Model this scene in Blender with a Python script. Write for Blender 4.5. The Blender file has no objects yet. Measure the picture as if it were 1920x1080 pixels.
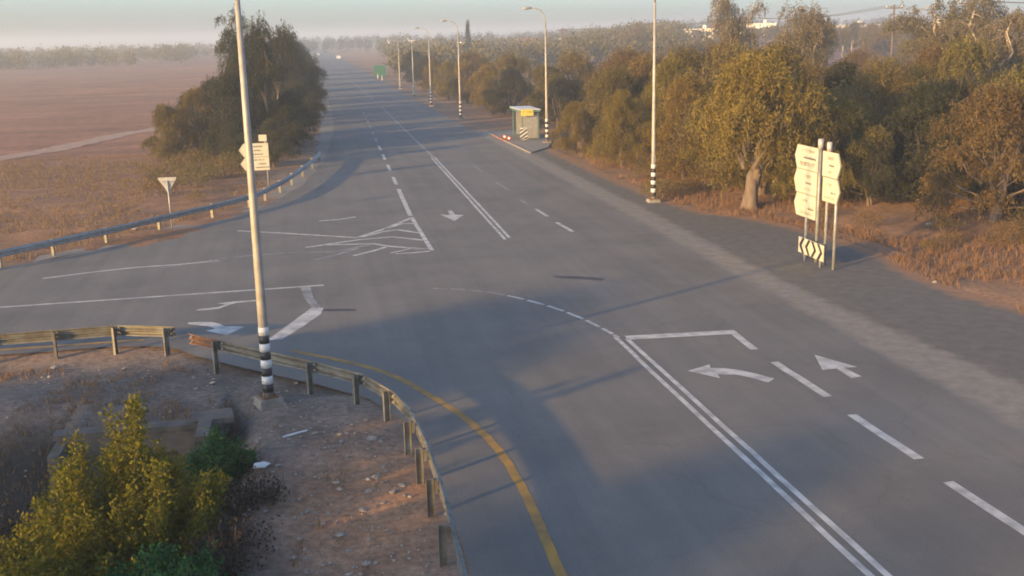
import bpy, math, random
import numpy as np
from mathutils import Vector, Matrix

random.seed(7); RNG = np.random.default_rng(7)
S = bpy.context.scene
COL = S.collection
R = math.radians

# ------------------------------------------------------------------ camera
cam = bpy.data.cameras.new('camera'); camo = bpy.data.objects.new('camera', cam); COL.objects.link(camo)
cam.lens = 36.0 * 2008 / 1920; cam.sensor_width = 36; cam.clip_start = .1; cam.clip_end = 20000
_down = Vector((197., 8420., 2008.)).normalized()              # gravity in camera axes (right, down, forward)
_vp = Vector((566 - 960, 72 - 540, 2008.)).normalized(); _Y = (_vp - _down * _vp.dot(_down)).normalized()
_Z = -_down; _X = _Y.cross(_Z)
M = Matrix((_X, _Y, _Z))                                       # camera axes -> world
cr, cd, cf = M @ Vector((1, 0, 0)), M @ Vector((0, 1, 0)), M @ Vector((0, 0, 1))
camo.matrix_world = Matrix(((cr.x, -cd.x, -cf.x, 0), (cr.y, -cd.y, -cf.y, 0), (cr.z, -cd.z, -cf.z, 9.0), (0, 0, 0, 1)))
S.camera = camo

# ------------------------------------------------------------------ sky, sun, exposure
SUN_EL = R(10.5); SUN_AZ = math.atan2(-.86, -.51)                # clockwise from +Y
w = bpy.data.worlds.new('World'); S.world = w; w.use_nodes = True
nt = w.node_tree; nt.nodes.clear()
sky = nt.nodes.new('ShaderNodeTexSky'); sky.sky_type = 'NISHITA'; sky.sun_disc = False
sky.sun_elevation = SUN_EL; sky.sun_rotation = SUN_AZ; sky.air_density = .64; sky.dust_density = 1.8; sky.ozone_density = 1.7; sky.altitude = 0
bg = nt.nodes.new('ShaderNodeBackground'); bg.inputs['Strength'].default_value = .15
wo = nt.nodes.new('ShaderNodeOutputWorld'); nt.links.new(sky.outputs[0], bg.inputs[0]); nt.links.new(bg.outputs[0], wo.inputs[0])
sl = bpy.data.lights.new('sun', 'SUN'); sl.energy = 3.6; sl.angle = R(1.2); sl.color = (1, .58, .15)
so = bpy.data.objects.new('sun', sl); COL.objects.link(so)
sv = Vector((math.sin(SUN_AZ) * math.cos(SUN_EL), math.cos(SUN_AZ) * math.cos(SUN_EL), math.sin(SUN_EL)))
so.rotation_euler = sv.to_track_quat('Z', 'Y').to_euler(); so.location = (-40, -20, 30)
S.view_settings.view_transform = 'Standard'; S.view_settings.look = 'None'
S.view_settings.exposure = 1.22; S.view_settings.gamma = 1
S.render.engine = 'CYCLES'
S.cycles.use_denoising = True
S.cycles.max_bounces = 6; S.cycles.diffuse_bounces = 3; S.cycles.transparent_max_bounces = 8; S.cycles.volume_bounces = 1
S.cycles.pixel_filter_type = 'BLACKMAN_HARRIS'; S.cycles.filter_width = 1.8

# ------------------------------------------------------------------ materials
def new_mat(name):
    m = bpy.data.materials.new(name); m.use_nodes = True
    return m, m.node_tree.nodes, m.node_tree.links, m.node_tree.nodes['Principled BSDF']
def mat(name, c1, c2=None, rough=.7, scale=6., metal=0., bump=0., bscale=None, stretch=(1, 1, 1), detail=6, contrast=(.35, .65), objrand=0.):
    m, N, L, B = new_mat(name)
    B.inputs['Roughness'].default_value = rough; B.inputs['Metallic'].default_value = metal
    tc = N.new('ShaderNodeTexCoord'); mp = N.new('ShaderNodeMapping'); mp.inputs['Scale'].default_value = stretch
    L.new(tc.outputs['Object'], mp.inputs[0])
    if c2 is None: c2 = tuple(v * .8 for v in c1)
    nz = N.new('ShaderNodeTexNoise'); nz.inputs['Scale'].default_value = scale; nz.inputs['Detail'].default_value = detail
    L.new(mp.outputs[0], nz.inputs[0])
    rp = N.new('ShaderNodeValToRGB'); rp.color_ramp.elements[0].position, rp.color_ramp.elements[1].position = contrast
    rp.color_ramp.elements[0].color = (*c1, 1); rp.color_ramp.elements[1].color = (*c2, 1)
    L.new(nz.outputs[0], rp.inputs[0]); out = rp.outputs[0]
    if objrand:
        oi = N.new('ShaderNodeObjectInfo'); hs = N.new('ShaderNodeHueSaturation'); mr = N.new('ShaderNodeMapRange')
        mr.inputs[3].default_value = 1 - objrand; mr.inputs[4].default_value = 1 + objrand
        L.new(oi.outputs['Random'], mr.inputs[0]); L.new(mr.outputs[0], hs.inputs['Value']); L.new(out, hs.inputs['Color']); out = hs.outputs[0]
    L.new(out, B.inputs['Base Color'])
    if bump:
        n2 = N.new('ShaderNodeTexNoise'); n2.inputs['Scale'].default_value = bscale or scale * 4; n2.inputs['Detail'].default_value = 8
        L.new(tc.outputs['Object'], n2.inputs[0])
        bp = N.new('ShaderNodeBump'); bp.inputs['Strength'].default_value = bump; bp.inputs['Distance'].default_value = .03
        L.new(n2.outputs[0], bp.inputs['Height']); L.new(bp.outputs[0], B.inputs['Normal'])
    return m
def asphalt(name, ca, cb, dust, dust_amt, overlay=None):
    m, N, L, B = new_mat(name); B.inputs['Roughness'].default_value = .82
    tc = N.new('ShaderNodeTexCoord')
    def noise(scale, stretch=(1, 1, 1), detail=6, rough=.6):
        mp = N.new('ShaderNodeMapping'); mp.inputs['Scale'].default_value = stretch; L.new(tc.outputs['Object'], mp.inputs[0])
        n = N.new('ShaderNodeTexNoise'); n.inputs['Scale'].default_value = scale; n.inputs['Detail'].default_value = detail; n.inputs['Roughness'].default_value = rough
        L.new(mp.outputs[0], n.inputs[0]); return n.outputs[0]
    def ramp(s, a, b, ca, cb):
        r = N.new('ShaderNodeValToRGB'); r.color_ramp.elements[0].position = a; r.color_ramp.elements[1].position = b
        r.color_ramp.elements[0].color = (*ca, 1); r.color_ramp.elements[1].color = (*cb, 1); L.new(s, r.inputs[0]); return r.outputs[0]
    def mix(f, a, b, mode='MIX', fac=None):
        x = N.new('ShaderNodeMix'); x.data_type = 'RGBA'; x.blend_type = mode
        if fac is not None: x.inputs[0].default_value = fac
        else: L.new(f, x.inputs[0])
        L.new(a, x.inputs[6]); L.new(b, x.inputs[7]); return x.outputs[2]
    base = ramp(noise(.22, detail=5), .35, .65, ca, cb)
    streak = ramp(noise(1.3, (1, .03, 1), 4), .35, .68, (.91, .91, .915), (1.09, 1.085, 1.08))
    grain = ramp(noise(30, detail=4, rough=.8), .3, .7, (.72, .72, .72), (1.3, 1.3, 1.3))
    c = mix(None, base, streak, 'MULTIPLY', 1.); c = mix(None, c, grain, 'MULTIPLY', .8)
    dn = noise(.5, detail=8, rough=.7)
    dr = ramp(dn, .5, .75, (0, 0, 0), (dust_amt,) * 3)
    rgb = N.new('ShaderNodeRGB'); rgb.outputs[0].default_value = (*dust, 1)
    c = mix(dr, c, rgb.outputs[0])
    # hairline cracks
    nz = N.new('ShaderNodeTexNoise'); nz.inputs['Scale'].default_value = .8; L.new(tc.outputs['Object'], nz.inputs[0])
    av = N.new('ShaderNodeVectorMath'); av.operation = 'MULTIPLY_ADD'; av.inputs[1].default_value = (1.4, 1.4, 0); L.new(nz.outputs['Color'], av.inputs[0]); L.new(tc.outputs['Object'], av.inputs[2])
    vo = N.new('ShaderNodeTexVoronoi'); vo.feature = 'DISTANCE_TO_EDGE'; vo.inputs['Scale'].default_value = .16; L.new(av.outputs[0], vo.inputs[0])
    crk = ramp(vo.outputs['Distance'], .002, .007, (.7, .7, .7), (1, 1, 1))
    c = mix(None, c, crk, 'MULTIPLY', .3)
    for an, cc, nsc, amp in overlay or ():        # dust, dark shoulder and soil lying over the asphalt, ragged by noise
        at = N.new('ShaderNodeAttribute'); at.attribute_name = an
        ma = N.new('ShaderNodeMath'); ma.operation = 'MULTIPLY_ADD'; ma.inputs[1].default_value = amp; L.new(noise(nsc, detail=9, rough=.72), ma.inputs[0])
        sb = N.new('ShaderNodeMath'); sb.operation = 'SUBTRACT'; sb.inputs[1].default_value = amp * .5; L.new(at.outputs['Fac'], sb.inputs[0]); L.new(sb.outputs[0], ma.inputs[2])
        f = ramp(ma.outputs[0], .3, .7, (0, 0, 0), (1, 1, 1))
        cn = ramp(noise(2.3, detail=8), .3, .7, tuple(v * .8 for v in cc), tuple(v * 1.2 for v in cc))
        c = mix(f, c, cn)
    L.new(c, B.inputs['Base Color'])
    bp = N.new('ShaderNodeBump'); bp.inputs['Strength'].default_value = .35; bp.inputs['Distance'].default_value = .01
    L.new(noise(60, detail=3), bp.inputs['Height']); L.new(bp.outputs[0], B.inputs['Normal'])
    return m
def leaf_mat(name, c1, c2, trans=.42, objrand=.14):
    m, N, L, B = new_mat(name); N.remove(B); out = N['Material Output']
    at = N.new('ShaderNodeAttribute'); at.attribute_name = 'tint'
    mx = N.new('ShaderNodeMix'); mx.data_type = 'RGBA'; mx.inputs[6].default_value = (*c1, 1); mx.inputs[7].default_value = (*c2, 1)
    L.new(at.outputs['Fac'], mx.inputs[0])
    oi = N.new('ShaderNodeObjectInfo'); hs = N.new('ShaderNodeHueSaturation'); mr = N.new('ShaderNodeMapRange'); mr.inputs[3].default_value = 1 - objrand; mr.inputs[4].default_value = 1 + objrand
    mr2 = N.new('ShaderNodeMapRange'); mr2.inputs[3].default_value = .485; mr2.inputs[4].default_value = .515
    mm = N.new('ShaderNodeMath'); mm.operation = 'MULTIPLY'; mm.inputs[1].default_value = 7.3; fr = N.new('ShaderNodeMath'); fr.operation = 'FRACT'
    L.new(oi.outputs['Random'], mr.inputs[0]); L.new(oi.outputs['Random'], mm.inputs[0]); L.new(mm.outputs[0], fr.inputs[0]); L.new(fr.outputs[0], mr2.inputs[0])
    L.new(mr.outputs[0], hs.inputs['Value']); L.new(mr2.outputs[0], hs.inputs['Hue']); L.new(mx.outputs[2], hs.inputs['Color'])
    d = N.new('ShaderNodeBsdfDiffuse'); t = N.new('ShaderNodeBsdfTranslucent'); ms = N.new('ShaderNodeMixShader'); ms.inputs[0].default_value = trans
    L.new(hs.outputs[0], d.inputs[0]); L.new(hs.outputs[0], t.inputs[0]); L.new(d.outputs[0], ms.inputs[1]); L.new(t.outputs[0], ms.inputs[2]); L.new(ms.outputs[0], out.inputs[0])
    return m
def paint_mat(name, c, worn, scale=3., lo=.42, hi=.62):
    return mat(name, c, worn, .75, scale, detail=10, contrast=(lo, hi), bump=.2, bscale=60)
def ground_mat():
    m, N, L, B = new_mat('soil'); B.inputs['Roughness'].default_value = .95
    at = N.new('ShaderNodeAttribute'); at.attribute_name = 'soil'; tc = N.new('ShaderNodeTexCoord')
    def nz(s, d=8, r=.65):
        n = N.new('ShaderNodeTexNoise'); n.inputs['Scale'].default_value = s; n.inputs['Detail'].default_value = d; n.inputs['Roughness'].default_value = r
        L.new(tc.outputs['Object'], n.inputs[0]); return n.outputs[0]
    col = at.outputs['Color']
    fm = N.new('ShaderNodeMapping'); fm.inputs['Rotation'].default_value = (0, 0, R(-28)); fm.inputs['Scale'].default_value = (.012, .22, 1); L.new(tc.outputs['Object'], fm.inputs[0])   # ploughing streaks
    fn = N.new('ShaderNodeTexNoise'); fn.inputs['Scale'].default_value = 1.; fn.inputs['Detail'].default_value = 5; L.new(fm.outputs[0], fn.inputs[0])
    fr_ = N.new('ShaderNodeMapRange'); fr_.inputs[1].default_value = .3; fr_.inputs[2].default_value = .7; fr_.inputs[3].default_value = .82; fr_.inputs[4].default_value = 1.18; L.new(fn.outputs[0], fr_.inputs[0])
    fx = N.new('ShaderNodeMix'); fx.data_type = 'RGBA'; fx.blend_type = 'MULTIPLY'; fx.inputs[0].default_value = 1; L.new(col, fx.inputs[6]); L.new(fr_.outputs[0], fx.inputs[7]); col = fx.outputs[2]
    for s, lo, hi in ((.018, .8, 1.2), (.09, .72, 1.28), (.7, .7, 1.3), (6, .6, 1.4)):
        mr = N.new('ShaderNodeMapRange'); mr.inputs[1].default_value = .3; mr.inputs[2].default_value = .7; mr.inputs[3].default_value = lo; mr.inputs[4].default_value = hi
        L.new(nz(s), mr.inputs[0]); x = N.new('ShaderNodeMix'); x.data_type = 'RGBA'; x.blend_type = 'MULTIPLY'; x.inputs[0].default_value = 1
        L.new(col, x.inputs[6]); L.new(mr.outputs[0], x.inputs[7]); col = x.outputs[2]
    L.new(col, B.inputs['Base Color'])
    bp = N.new('ShaderNodeBump'); bp.inputs['Strength'].default_value = .8; bp.inputs['Distance'].default_value = .08
    L.new(nz(4.5, 10, .7), bp.inputs['Height']); L.new(bp.outputs[0], B.inputs['Normal'])
    return m
MT = dict(
    soil=ground_mat(),
    asphalt=asphalt('asphalt', (.135, .131, .124), (.178, .170, .158), (.23, .20, .175), .4),
    shoulder=asphalt('shoulder_surface', (.135, .131, .124), (.178, .170, .158), (.23, .20, .175), .4, (('dark', (.135, .124, .110), .9, .9), ('dusty', (.235, .213, .185), .8, .8), ('earth', (.29, .165, .09), 1.1, 1.1))),
    dust=asphalt('dusty_edge', (.19, .182, .17), (.25, .235, .21), (.28, .24, .19), .6),
    track=mat('track_earth', (.40, .28, .22), (.31, .21, .16), .95, 1.2, bump=.5),
    white=paint_mat('road_paint_white', (.56, .57, .56), (.33, .335, .335), 2.2, .40, .66),
    whiteold=paint_mat('road_paint_old', (.32, .335, .34), (.16, .165, .17), 1.6, .38, .62),
    yellow=paint_mat('road_paint_yellow', (.44, .25, .045), (.24, .155, .055), 2.0, .38, .66),
    stain=mat('tar_stain', (.035, .03, .028), (.06, .055, .052), .6, 3),
    steel=mat('galvanised_steel', (.42, .43, .42), (.29, .30, .29), .5, 5, metal=.35, bump=.1, objrand=.1),
    railsteel=mat('rail_steel', (.25, .255, .225), (.16, .14, .11), .55, 3.5, metal=.4, bump=.15, objrand=.12),
    rust=mat('rusty_or_sunlit_steel', (.22, .11, .06), (.14, .075, .045), .8, 9, bump=.3),  # rust on the lamp fittings; also painted-in sunlight on a guardrail span
    pole=mat('pole_steel', (.40, .38, .34), (.31, .29, .255), .5, 3, metal=.15),
    black=mat('black_paint', (.02, .02, .022), (.04, .04, .04), .5, 8),
    bandw=mat('band_white', (.72, .72, .7), (.6, .6, .58), .5, 8),
    lamp=mat('lamp_housing', (.30, .31, .32), (.24, .25, .26), .5, 8),
    conc=mat('concrete', (.30, .28, .25), (.20, .19, .17), .9, 3.5, bump=.5),
    concd=mat('weathered_concrete', (.165, .14, .12), (.09, .08, .07), .92, 2.6, bump=.6),
    sign=mat('sign_white', (.60, .58, .47), (.54, .51, .39), .45, 4),
    signback=mat('sign_back', (.50, .49, .46), (.42, .41, .39), .5, 5, metal=.2),
    ink=mat('sign_ink', (.05, .06, .07), (.08, .09, .1), .6, 12),
    inkpale=mat('sign_ink_faded', (.26, .24, .18), (.34, .31, .24), .6, 12),
    red=mat('faded_red', (.45, .09, .05), (.36, .1, .07), .6, 8),
    green=mat('shelter_green', (.11, .21, .19), (.085, .16, .15), .55, 5),
    greensign=mat('sign_green', (.05, .17, .09), (.04, .14, .075), .45, 3),
    shelterpanel=mat('shelter_panel', (.30, .30, .29), (.24, .24, .235), .7, 5),
    signyellow=mat('sign_yellow', (.70, .58, .08), (.6, .5, .1), .5, 6),
    glass=mat('dark_glass', (.03, .035, .04), (.05, .055, .06), .15, 4),
    carwhite=mat('car_white', (.75, .75, .75), (.68, .68, .68), .3, 3),
    tyre=mat('tyre', (.02, .02, .02), (.03, .03, .03), .9, 8),
    bark=mat('bark', (.20, .15, .11), (.12, .09, .07), .95, 5, stretch=(1, 1, .3), bump=.6),
    barkpale=mat('pale_bark', (.50, .43, .35), (.30, .24, .19), .9, 4, stretch=(1, 1, .4), bump=.4),
    deadwood=mat('dead_wood', (.55, .48, .40), (.40, .33, .27), .9, 5),
    lf_olive=leaf_mat('leaf_olive', (.118, .096, .034), (.25, .195, .065)),
    lf_gold=leaf_mat('leaf_gold', (.155, .118, .030), (.33, .245, .062)),
    lf_dark=leaf_mat('leaf_dark', (.046, .048, .028), (.105, .096, .046)),
    lf_rust=leaf_mat('leaf_rust', (.14, .10, .042), (.28, .20, .075)),
    lf_shrub=leaf_mat('leaf_shrub', (.060, .095, .016), (.26, .225, .035), .35, .03),
    lf_green=leaf_mat('leaf_green', (.03, .08, .028), (.055, .15, .05), .25, .05),
    lf_grey=leaf_mat('leaf_grey', (.15, .13, .085), (.26, .22, .145)),
    straw=leaf_mat('straw', (.17, .105, .055), (.32, .21, .115), .2, .05),
    brush=leaf_mat('dry_brush', (.045, .036, .03), (.10, .075, .058), .2, .1),
    stone=mat('pale_stone', (.42, .38, .33), (.27, .235, .2), .9, 6, bump=.3, objrand=.2),
    litter=mat('litter_plastic', (.75, .75, .73), (.6, .6, .6), .5, 10),
    plaster=mat('house_plaster', (.62, .57, .50), (.52, .47, .40), .85, .8, objrand=.12),
    plasterw=mat('white_plaster', (.80, .79, .76), (.72, .70, .66), .8, .8),
    roofred=mat('roof_tile', (.32, .12, .075), (.25, .10, .07), .85, 2),
    rooflight=mat('light_roof', (.72, .70, .64), (.62, .6, .55), .7, 1),
    wood=mat('pole_wood', (.17, .11, .08), (.11, .075, .055), .9, 4),
    wire=mat('wire', (.05, .05, .055), (.07, .07, .07), .6, 4),
)
def lens_mat(name, c, e):
    m, N, L, B = new_mat(name); B.inputs['Base Color'].default_value = (*c, 1); B.inputs['Emission Color'].default_value = (*c, 1); B.inputs['Emission Strength'].default_value = e; return m
MT['redlamp'] = lens_mat('red_lamp_lens', (1, .12, .06), 4.0)

# ------------------------------------------------------------------ mesh helpers
def link(o, parent=None):
    COL.objects.link(o); o.parent = parent; return o
def tag(o, label=None, cat=None, group=None, kind=None):
    for k, v in (('label', label), ('category', cat), ('group', group), ('kind', kind)):
        if v: o[k] = v
    return o
def empty(name, loc, rz=0., label=None, cat=None, group=None):
    o = bpy.data.objects.new(name, None); o.empty_display_size = .2; o.location = loc; o.rotation_euler = (0, 0, rz); link(o); return tag(o, label, cat, group)
class MB:
    def __init__(s): s.v = []; s.f = []
    def add(s, vs, fs):
        n = len(s.v); s.v += [tuple(v) for v in vs]; s.f += [tuple(i + n for i in f) for f in fs]; return s
    def box(s, c, size, rz=0., taper=1.):
        cx, cy, cz = c; a, b, h = (x / 2 for x in size); ca, sa = math.cos(rz), math.sin(rz); vs = []
        for z in (-h, h):
            t = taper if z > 0 else 1
            for x, y in ((-a, -b), (a, -b), (a, b), (-a, b)):
                x *= t; y *= t; vs.append((cx + x * ca - y * sa, cy + x * sa + y * ca, cz + z))
        return s.add(vs, [(3, 2, 1, 0), (4, 5, 6, 7), (0, 1, 5, 4), (1, 2, 6, 5), (2, 3, 7, 6), (3, 0, 4, 7)])
    def tube(s, pts, rad, n=8, cap=True):
        pts = [Vector(p) for p in pts]; k = len(pts)
        if not hasattr(rad, '__len__'): rad = [rad] * k
        vs = []; up = None
        for i, p in enumerate(pts):
            t = (pts[min(i + 1, k - 1)] - pts[max(i - 1, 0)]).normalized()
            if up is None: up = t.orthogonal().normalized()
            a = (up - t * up.dot(t)); a = a.normalized() if a.length > 1e-5 else t.orthogonal().normalized(); up = a; b = t.cross(a)
            for j in range(n):
                q = 2 * math.pi * j / n; vs.append(p + (a * math.cos(q) + b * math.sin(q)) * rad[i])
        fs = [(i * n + j, i * n + (j + 1) % n, (i + 1) * n + (j + 1) % n, (i + 1) * n + j) for i in range(k - 1) for j in range(n)]
        if cap: fs += [tuple(range(n - 1, -1, -1)), tuple(range((k - 1) * n, k * n))]
        return s.add(vs, fs)
    def prism(s, poly, axis_o, ax, ay, depth):
        """polygon (u,v) in the plane axis_o + u*ax + v*ay, thickened both ways along the normal"""
        o, ax, ay = Vector(axis_o), Vector(ax), Vector(ay); n = ax.cross(ay).normalized() * depth / 2; k = len(poly)
        vs = [o + ax * u + ay * v + n for u, v in poly] + [o + ax * u + ay * v - n for u, v in poly]
        return s.add(vs, [tuple(range(k)), tuple(range(2 * k - 1, k - 1, -1))] + [(i, k + i, k + (i + 1) % k, (i + 1) % k) for i in range(k)])
    def sheet(s, poly, z): return s.add([(x, y, z) for x, y in poly], [tuple(range(len(poly)))])
    def mesh(s, name, m, smooth=False):
        me = bpy.data.meshes.new(name); me.from_pydata(s.v, [], s.f); me.materials.append(m)
        if smooth: me.polygons.foreach_set('use_smooth', [True] * len(me.polygons))
        me.update(); return me
    def build(s, name, m, parent=None, smooth=False):
        return link(bpy.data.objects.new(name, s.mesh(name, m, smooth)), parent)
def obj(name, me, parent=None, loc=None):
    o = link(bpy.data.objects.new(name, me), parent)
    if loc is not None: o.location = loc
    return o
def np_mesh(name, V, n, m, tint=None):
    """V: (faces*n, 3) array of separate n-gons"""
    V = np.asarray(V, np.float32); k = len(V) // n
    me = bpy.data.meshes.new(name); me.vertices.add(k * n); me.vertices.foreach_set('co', V.ravel())
    me.loops.add(k * n); me.loops.foreach_set('vertex_index', np.arange(k * n, dtype=np.int32))
    me.polygons.add(k); me.polygons.foreach_set('loop_start', np.arange(0, k * n, n, dtype=np.int32))
    if tint is not None:
        a = me.attributes.new('tint', 'FLOAT', 'POINT'); a.data.foreach_set('value', np.repeat(tint, n).astype(np.float32))
    me.materials.append(m); me.update(calc_edges=True); return me
def copy_thing(src, loc, rz=0., scale=(1, 1, 1), label=None):
    r = src.copy(); COL.objects.link(r); r.location = loc; r.rotation_euler = (0, 0, rz); r.scale = scale
    if label: r['label'] = label
    for ch in src.children:
        c = ch.copy(); COL.objects.link(c); c.parent = r
        for g in ch.children:
            d = g.copy(); COL.objects.link(d); d.parent = c
    return r
def sstep(a, b, x):
    t = np.clip((x - a) / (b - a), 0, 1); return t * t * (3 - 2 * t)

# ------------------------------------------------------------------ terrain
def vnoise(x, y, seed=0):
    """cheap smooth value noise"""
    xi = np.floor(x); yi = np.floor(y); fx = x - xi; fy = y - yi; fx = fx * fx * (3 - 2 * fx); fy = fy * fy * (3 - 2 * fy)
    def h(a, b): q = np.sin(a * 127.1 + b * 311.7 + seed * 74.7) * 43758.5453; return q - np.floor(q)
    return (h(xi, yi) * (1 - fx) + h(xi + 1, yi) * fx) * (1 - fy) + (h(xi, yi + 1) * (1 - fx) + h(xi + 1, yi + 1) * fx) * fy
CORNER_NEAR = [(2.15, -40), (2.15, 14), (2.2, 18), (2.2, 21.5), (2.05, 23.2), (1.75, 24.4), (1.1, 26.1), (-.2, 27.6), (-1.3, 28.7), (-2.65, 30.2), (-3.7, 31.3), (-4.3, 32.05), (-5.2, 32.6), (-6.5, 32.85), (-9, 32.9), (-14, 32.8), (-40, 32.3), (-140, 30)]
CORNER_FAR = [(-140, 46), (-40, 45), (-20, 45), (-14, 45.6), (-11, 47.9), (-9, 49.8), (-7, 52.7), (-4.8, 55.8), (-3, 58.8), (-2, 62), (-.6, 68), (.9, 80), (1.8, 94), (2.7, 115), (3.2, 150), (3.2, 6000)]
def hill(x, y):
    d = np.hypot(x, y); return 5.5 * sstep(.19, .34, x / np.maximum(np.abs(y), 1)) * sstep(170, 430, d) * (y > 0)
def ground_z(x, y):
    x = np.asarray(x, float); y = np.asarray(y, float)
    road = np.maximum(sstep(0, 2.2, x) * (1 - sstep(16, 18, x)), sstep(31.5, 33.2, y) * (1 - sstep(47, 50, y)) * (1 - sstep(0, 3, x)))
    road = np.maximum(road, sstep(-9, -5, x + (50 - y) * .4) * (1 - sstep(0, 3, x)) * sstep(45, 47, y) * (1 - sstep(68, 75, y)))
    road = np.maximum(road, sstep(15, 16, x) * (1 - sstep(21, 23, x)) * (1 - sstep(50, 60, y)))
    road = np.maximum(road, sstep(15, 16, x) * (1 - sstep(20, 22, x)) * (1 - sstep(98, 104, y)))
    n = (vnoise(x * .25, y * .25) - .5) * .3 + (vnoise(x * .9, y * .9, 3) - .5) * .12 + (vnoise(x * 2.5, y * 2.5, 5) - .5) * .05
    near = 1 - sstep(58, 84, np.hypot(x, y))
    z = (n * near - .03) * (1 - road) + hill(x, y)
    edge = np.where((x > -6.25) & (x < -2.55), (y < 25.3).astype(float), 1 - sstep(24.8, 28.2, y))
    dit = sstep(-1.45, -3.3, x) * sstep(-22, -15, x) * edge * (1 - sstep(26, 29, y))
    return z - 1.9 * dit
def axis(lo, hi, step, far, extra=()):
    a = list(np.arange(lo, hi + 1e-6, step)); s = step
    while a[-1] < far: s *= 1.09; a.append(a[-1] + s)
    s = step; b = []; q = lo
    while q > -far: s *= 1.09; q -= s; b.append(q)
    return np.array(sorted(b + a + list(extra)))
gx = axis(-14, 34, .45, 7000, (-6.26, -6.24, -2.56, -2.54)); gy = axis(8, 70, .45, 7000, (25.29, 25.31))
GX, GY = np.meshgrid(gx, gy); GZ = ground_z(GX, GY); nx, ny = len(gx), len(gy)
V = np.stack([GX, GY, GZ], -1).reshape(-1, 3)
I = np.arange(nx * ny).reshape(ny, nx); Q = np.stack([I[:-1, :-1], I[:-1, 1:], I[1:, 1:], I[1:, :-1]], -1).reshape(-1, 4)
me = bpy.data.meshes.new('ground'); me.vertices.add(len(V)); me.vertices.foreach_set('co', V.astype(np.float32).ravel())
me.loops.add(Q.size); me.loops.foreach_set('vertex_index', Q.astype(np.int32).ravel()); me.polygons.add(len(Q)); me.polygons.foreach_set('loop_start', np.arange(0, Q.size, 4, dtype=np.int32))
x, y = V[:, 0], V[:, 1]
def lerp(a, b, t): return a * (1 - t[:, None]) + np.array(b) * t[:, None]
wob = (vnoise(x * .12, y * .12, 9) - .5) * 8
c = np.tile(np.array((.25, .165, .11)), (len(V), 1))
c = lerp(c, (.265, .125, .074), (1 - sstep(-6, -2, x)) * sstep(82, 96, y + wob))                              # red fallow field
c = lerp(c, (.24, .128, .066), (1 - sstep(-6, -2, x)) * sstep(46, 50, y) * (1 - sstep(82, 96, y + wob)))     # brown stubble
c = lerp(c, (.29, .165, .09), sstep(17, 19, x))                                                             # red earth under the grove
c = lerp(c, (.33, .18, .12), sstep(120, 250, np.hypot(x, y)) * sstep(30, 60, x))
verge = (1 - sstep(2, 3, x)) * (1 - sstep(31, 33, y))
c = lerp(c, (.19, .155, .13), verge)                                                                        # stony grey verge
patch = np.exp(-((x - .7) ** 2 / 4 + (y - 20) ** 2 / 10)); c = lerp(c, (.36, .20, .11), verge * np.clip(patch * 1.3, 0, 1))  # orange soil tint stands in for a pool of sunlight
c = lerp(c, (.04, .038, .034), sstep(.1, .8, -V[:, 2]) * verge)                                            # ditch soil, darker with depth
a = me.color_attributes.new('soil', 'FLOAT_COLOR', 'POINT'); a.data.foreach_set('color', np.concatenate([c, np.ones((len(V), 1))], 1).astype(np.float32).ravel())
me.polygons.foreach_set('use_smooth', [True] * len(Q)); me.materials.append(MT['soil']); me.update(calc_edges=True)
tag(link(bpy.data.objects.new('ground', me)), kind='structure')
def gz(x, y): return float(ground_z(np.array([x]), np.array([y]))[0])

# ------------------------------------------------------------------ roads
def wobble(pts, amp, step=1.2, seed=1):
    rr = random.Random(seed); out = []
    for (x0, y0), (x1, y1) in zip(pts, pts[1:]):
        L_ = math.hypot(x1 - x0, y1 - y0); k = max(1, min(90, int(L_ / step)))
        for i in range(k):
            t = i / k; out.append((x0 + (x1 - x0) * t + rr.uniform(-amp, amp), y0 + (y1 - y0) * t + rr.uniform(-amp, amp)))
    return out + [pts[-1]]
right_edge = [(15.4, 6000), (15.4, 400), (15.4, 130), (15.3, 90), (15.4, 60), (15.5, 40), (15.4, 28), (15.6, 18), (15.7, 0), (15.7, -40)]
poly = wobble(CORNER_NEAR, .06) + wobble(CORNER_FAR, .1, seed=2) + wobble(right_edge, .12, seed=3)
road = tag(MB().sheet(poly, .03).build('road', MT['asphalt']), kind='structure')
ys = np.arange(-40, 100.5, .8); ncol = 26; rows_v, rows_d, rows_k, rows_e = [], [], [], []
for yy in ys:
    outer = float(np.interp(yy, [-40, 20, 28, 31, 34.5, 38, 42, 44.8, 48, 50, 55, 66, 80, 100], [22.3, 22.3, 22, 21.2, 21.1, 21.7, 21.8, 21.3, 20.4, 18.9, 18.2, 18.0, 18.1, 17.6]))
    b0 = 15.4; b1 = float(np.interp(yy, [-40, 0, 23, 28, 34, 52, 75, 100], [17.6, 17.6, 17.5, 17, 16.6, 16.8, 16.7, 16.6]))
    for q in range(ncol):
        xx = 14.4 + (outer + 1.6 - 14.4) * q / (ncol - 1); fade = sstep(99, 90, yy) * 1.0
        earth = float(sstep(outer - 1.2, outer + 1.0, xx)); rows_v.append((xx, yy, .036 if earth < .98 else -.05))
        rows_d.append(float(sstep(b0 - .7, b0 + .5, xx) * (1 - sstep(b1 - .7, b1 + .7, xx)) * .85)); rows_k.append(float(sstep(b0 + .2, b1 + .3, xx))); rows_e.append(earth)
me = bpy.data.meshes.new('shoulder'); me.from_pydata(rows_v, [], [(i_ * ncol + q, i_ * ncol + q + 1, (i_ + 1) * ncol + q + 1, (i_ + 1) * ncol + q) for i_ in range(len(ys) - 1) for q in range(ncol - 1)])
for nm, vals in (('dusty', rows_d), ('dark', rows_k), ('earth', rows_e)): me.attributes.new(nm, 'FLOAT', 'POINT').data.foreach_set('value', np.array(vals, np.float32))
me.materials.append(MT['shoulder']); tag(link(bpy.data.objects.new('shoulder', me)), kind='structure')
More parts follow.
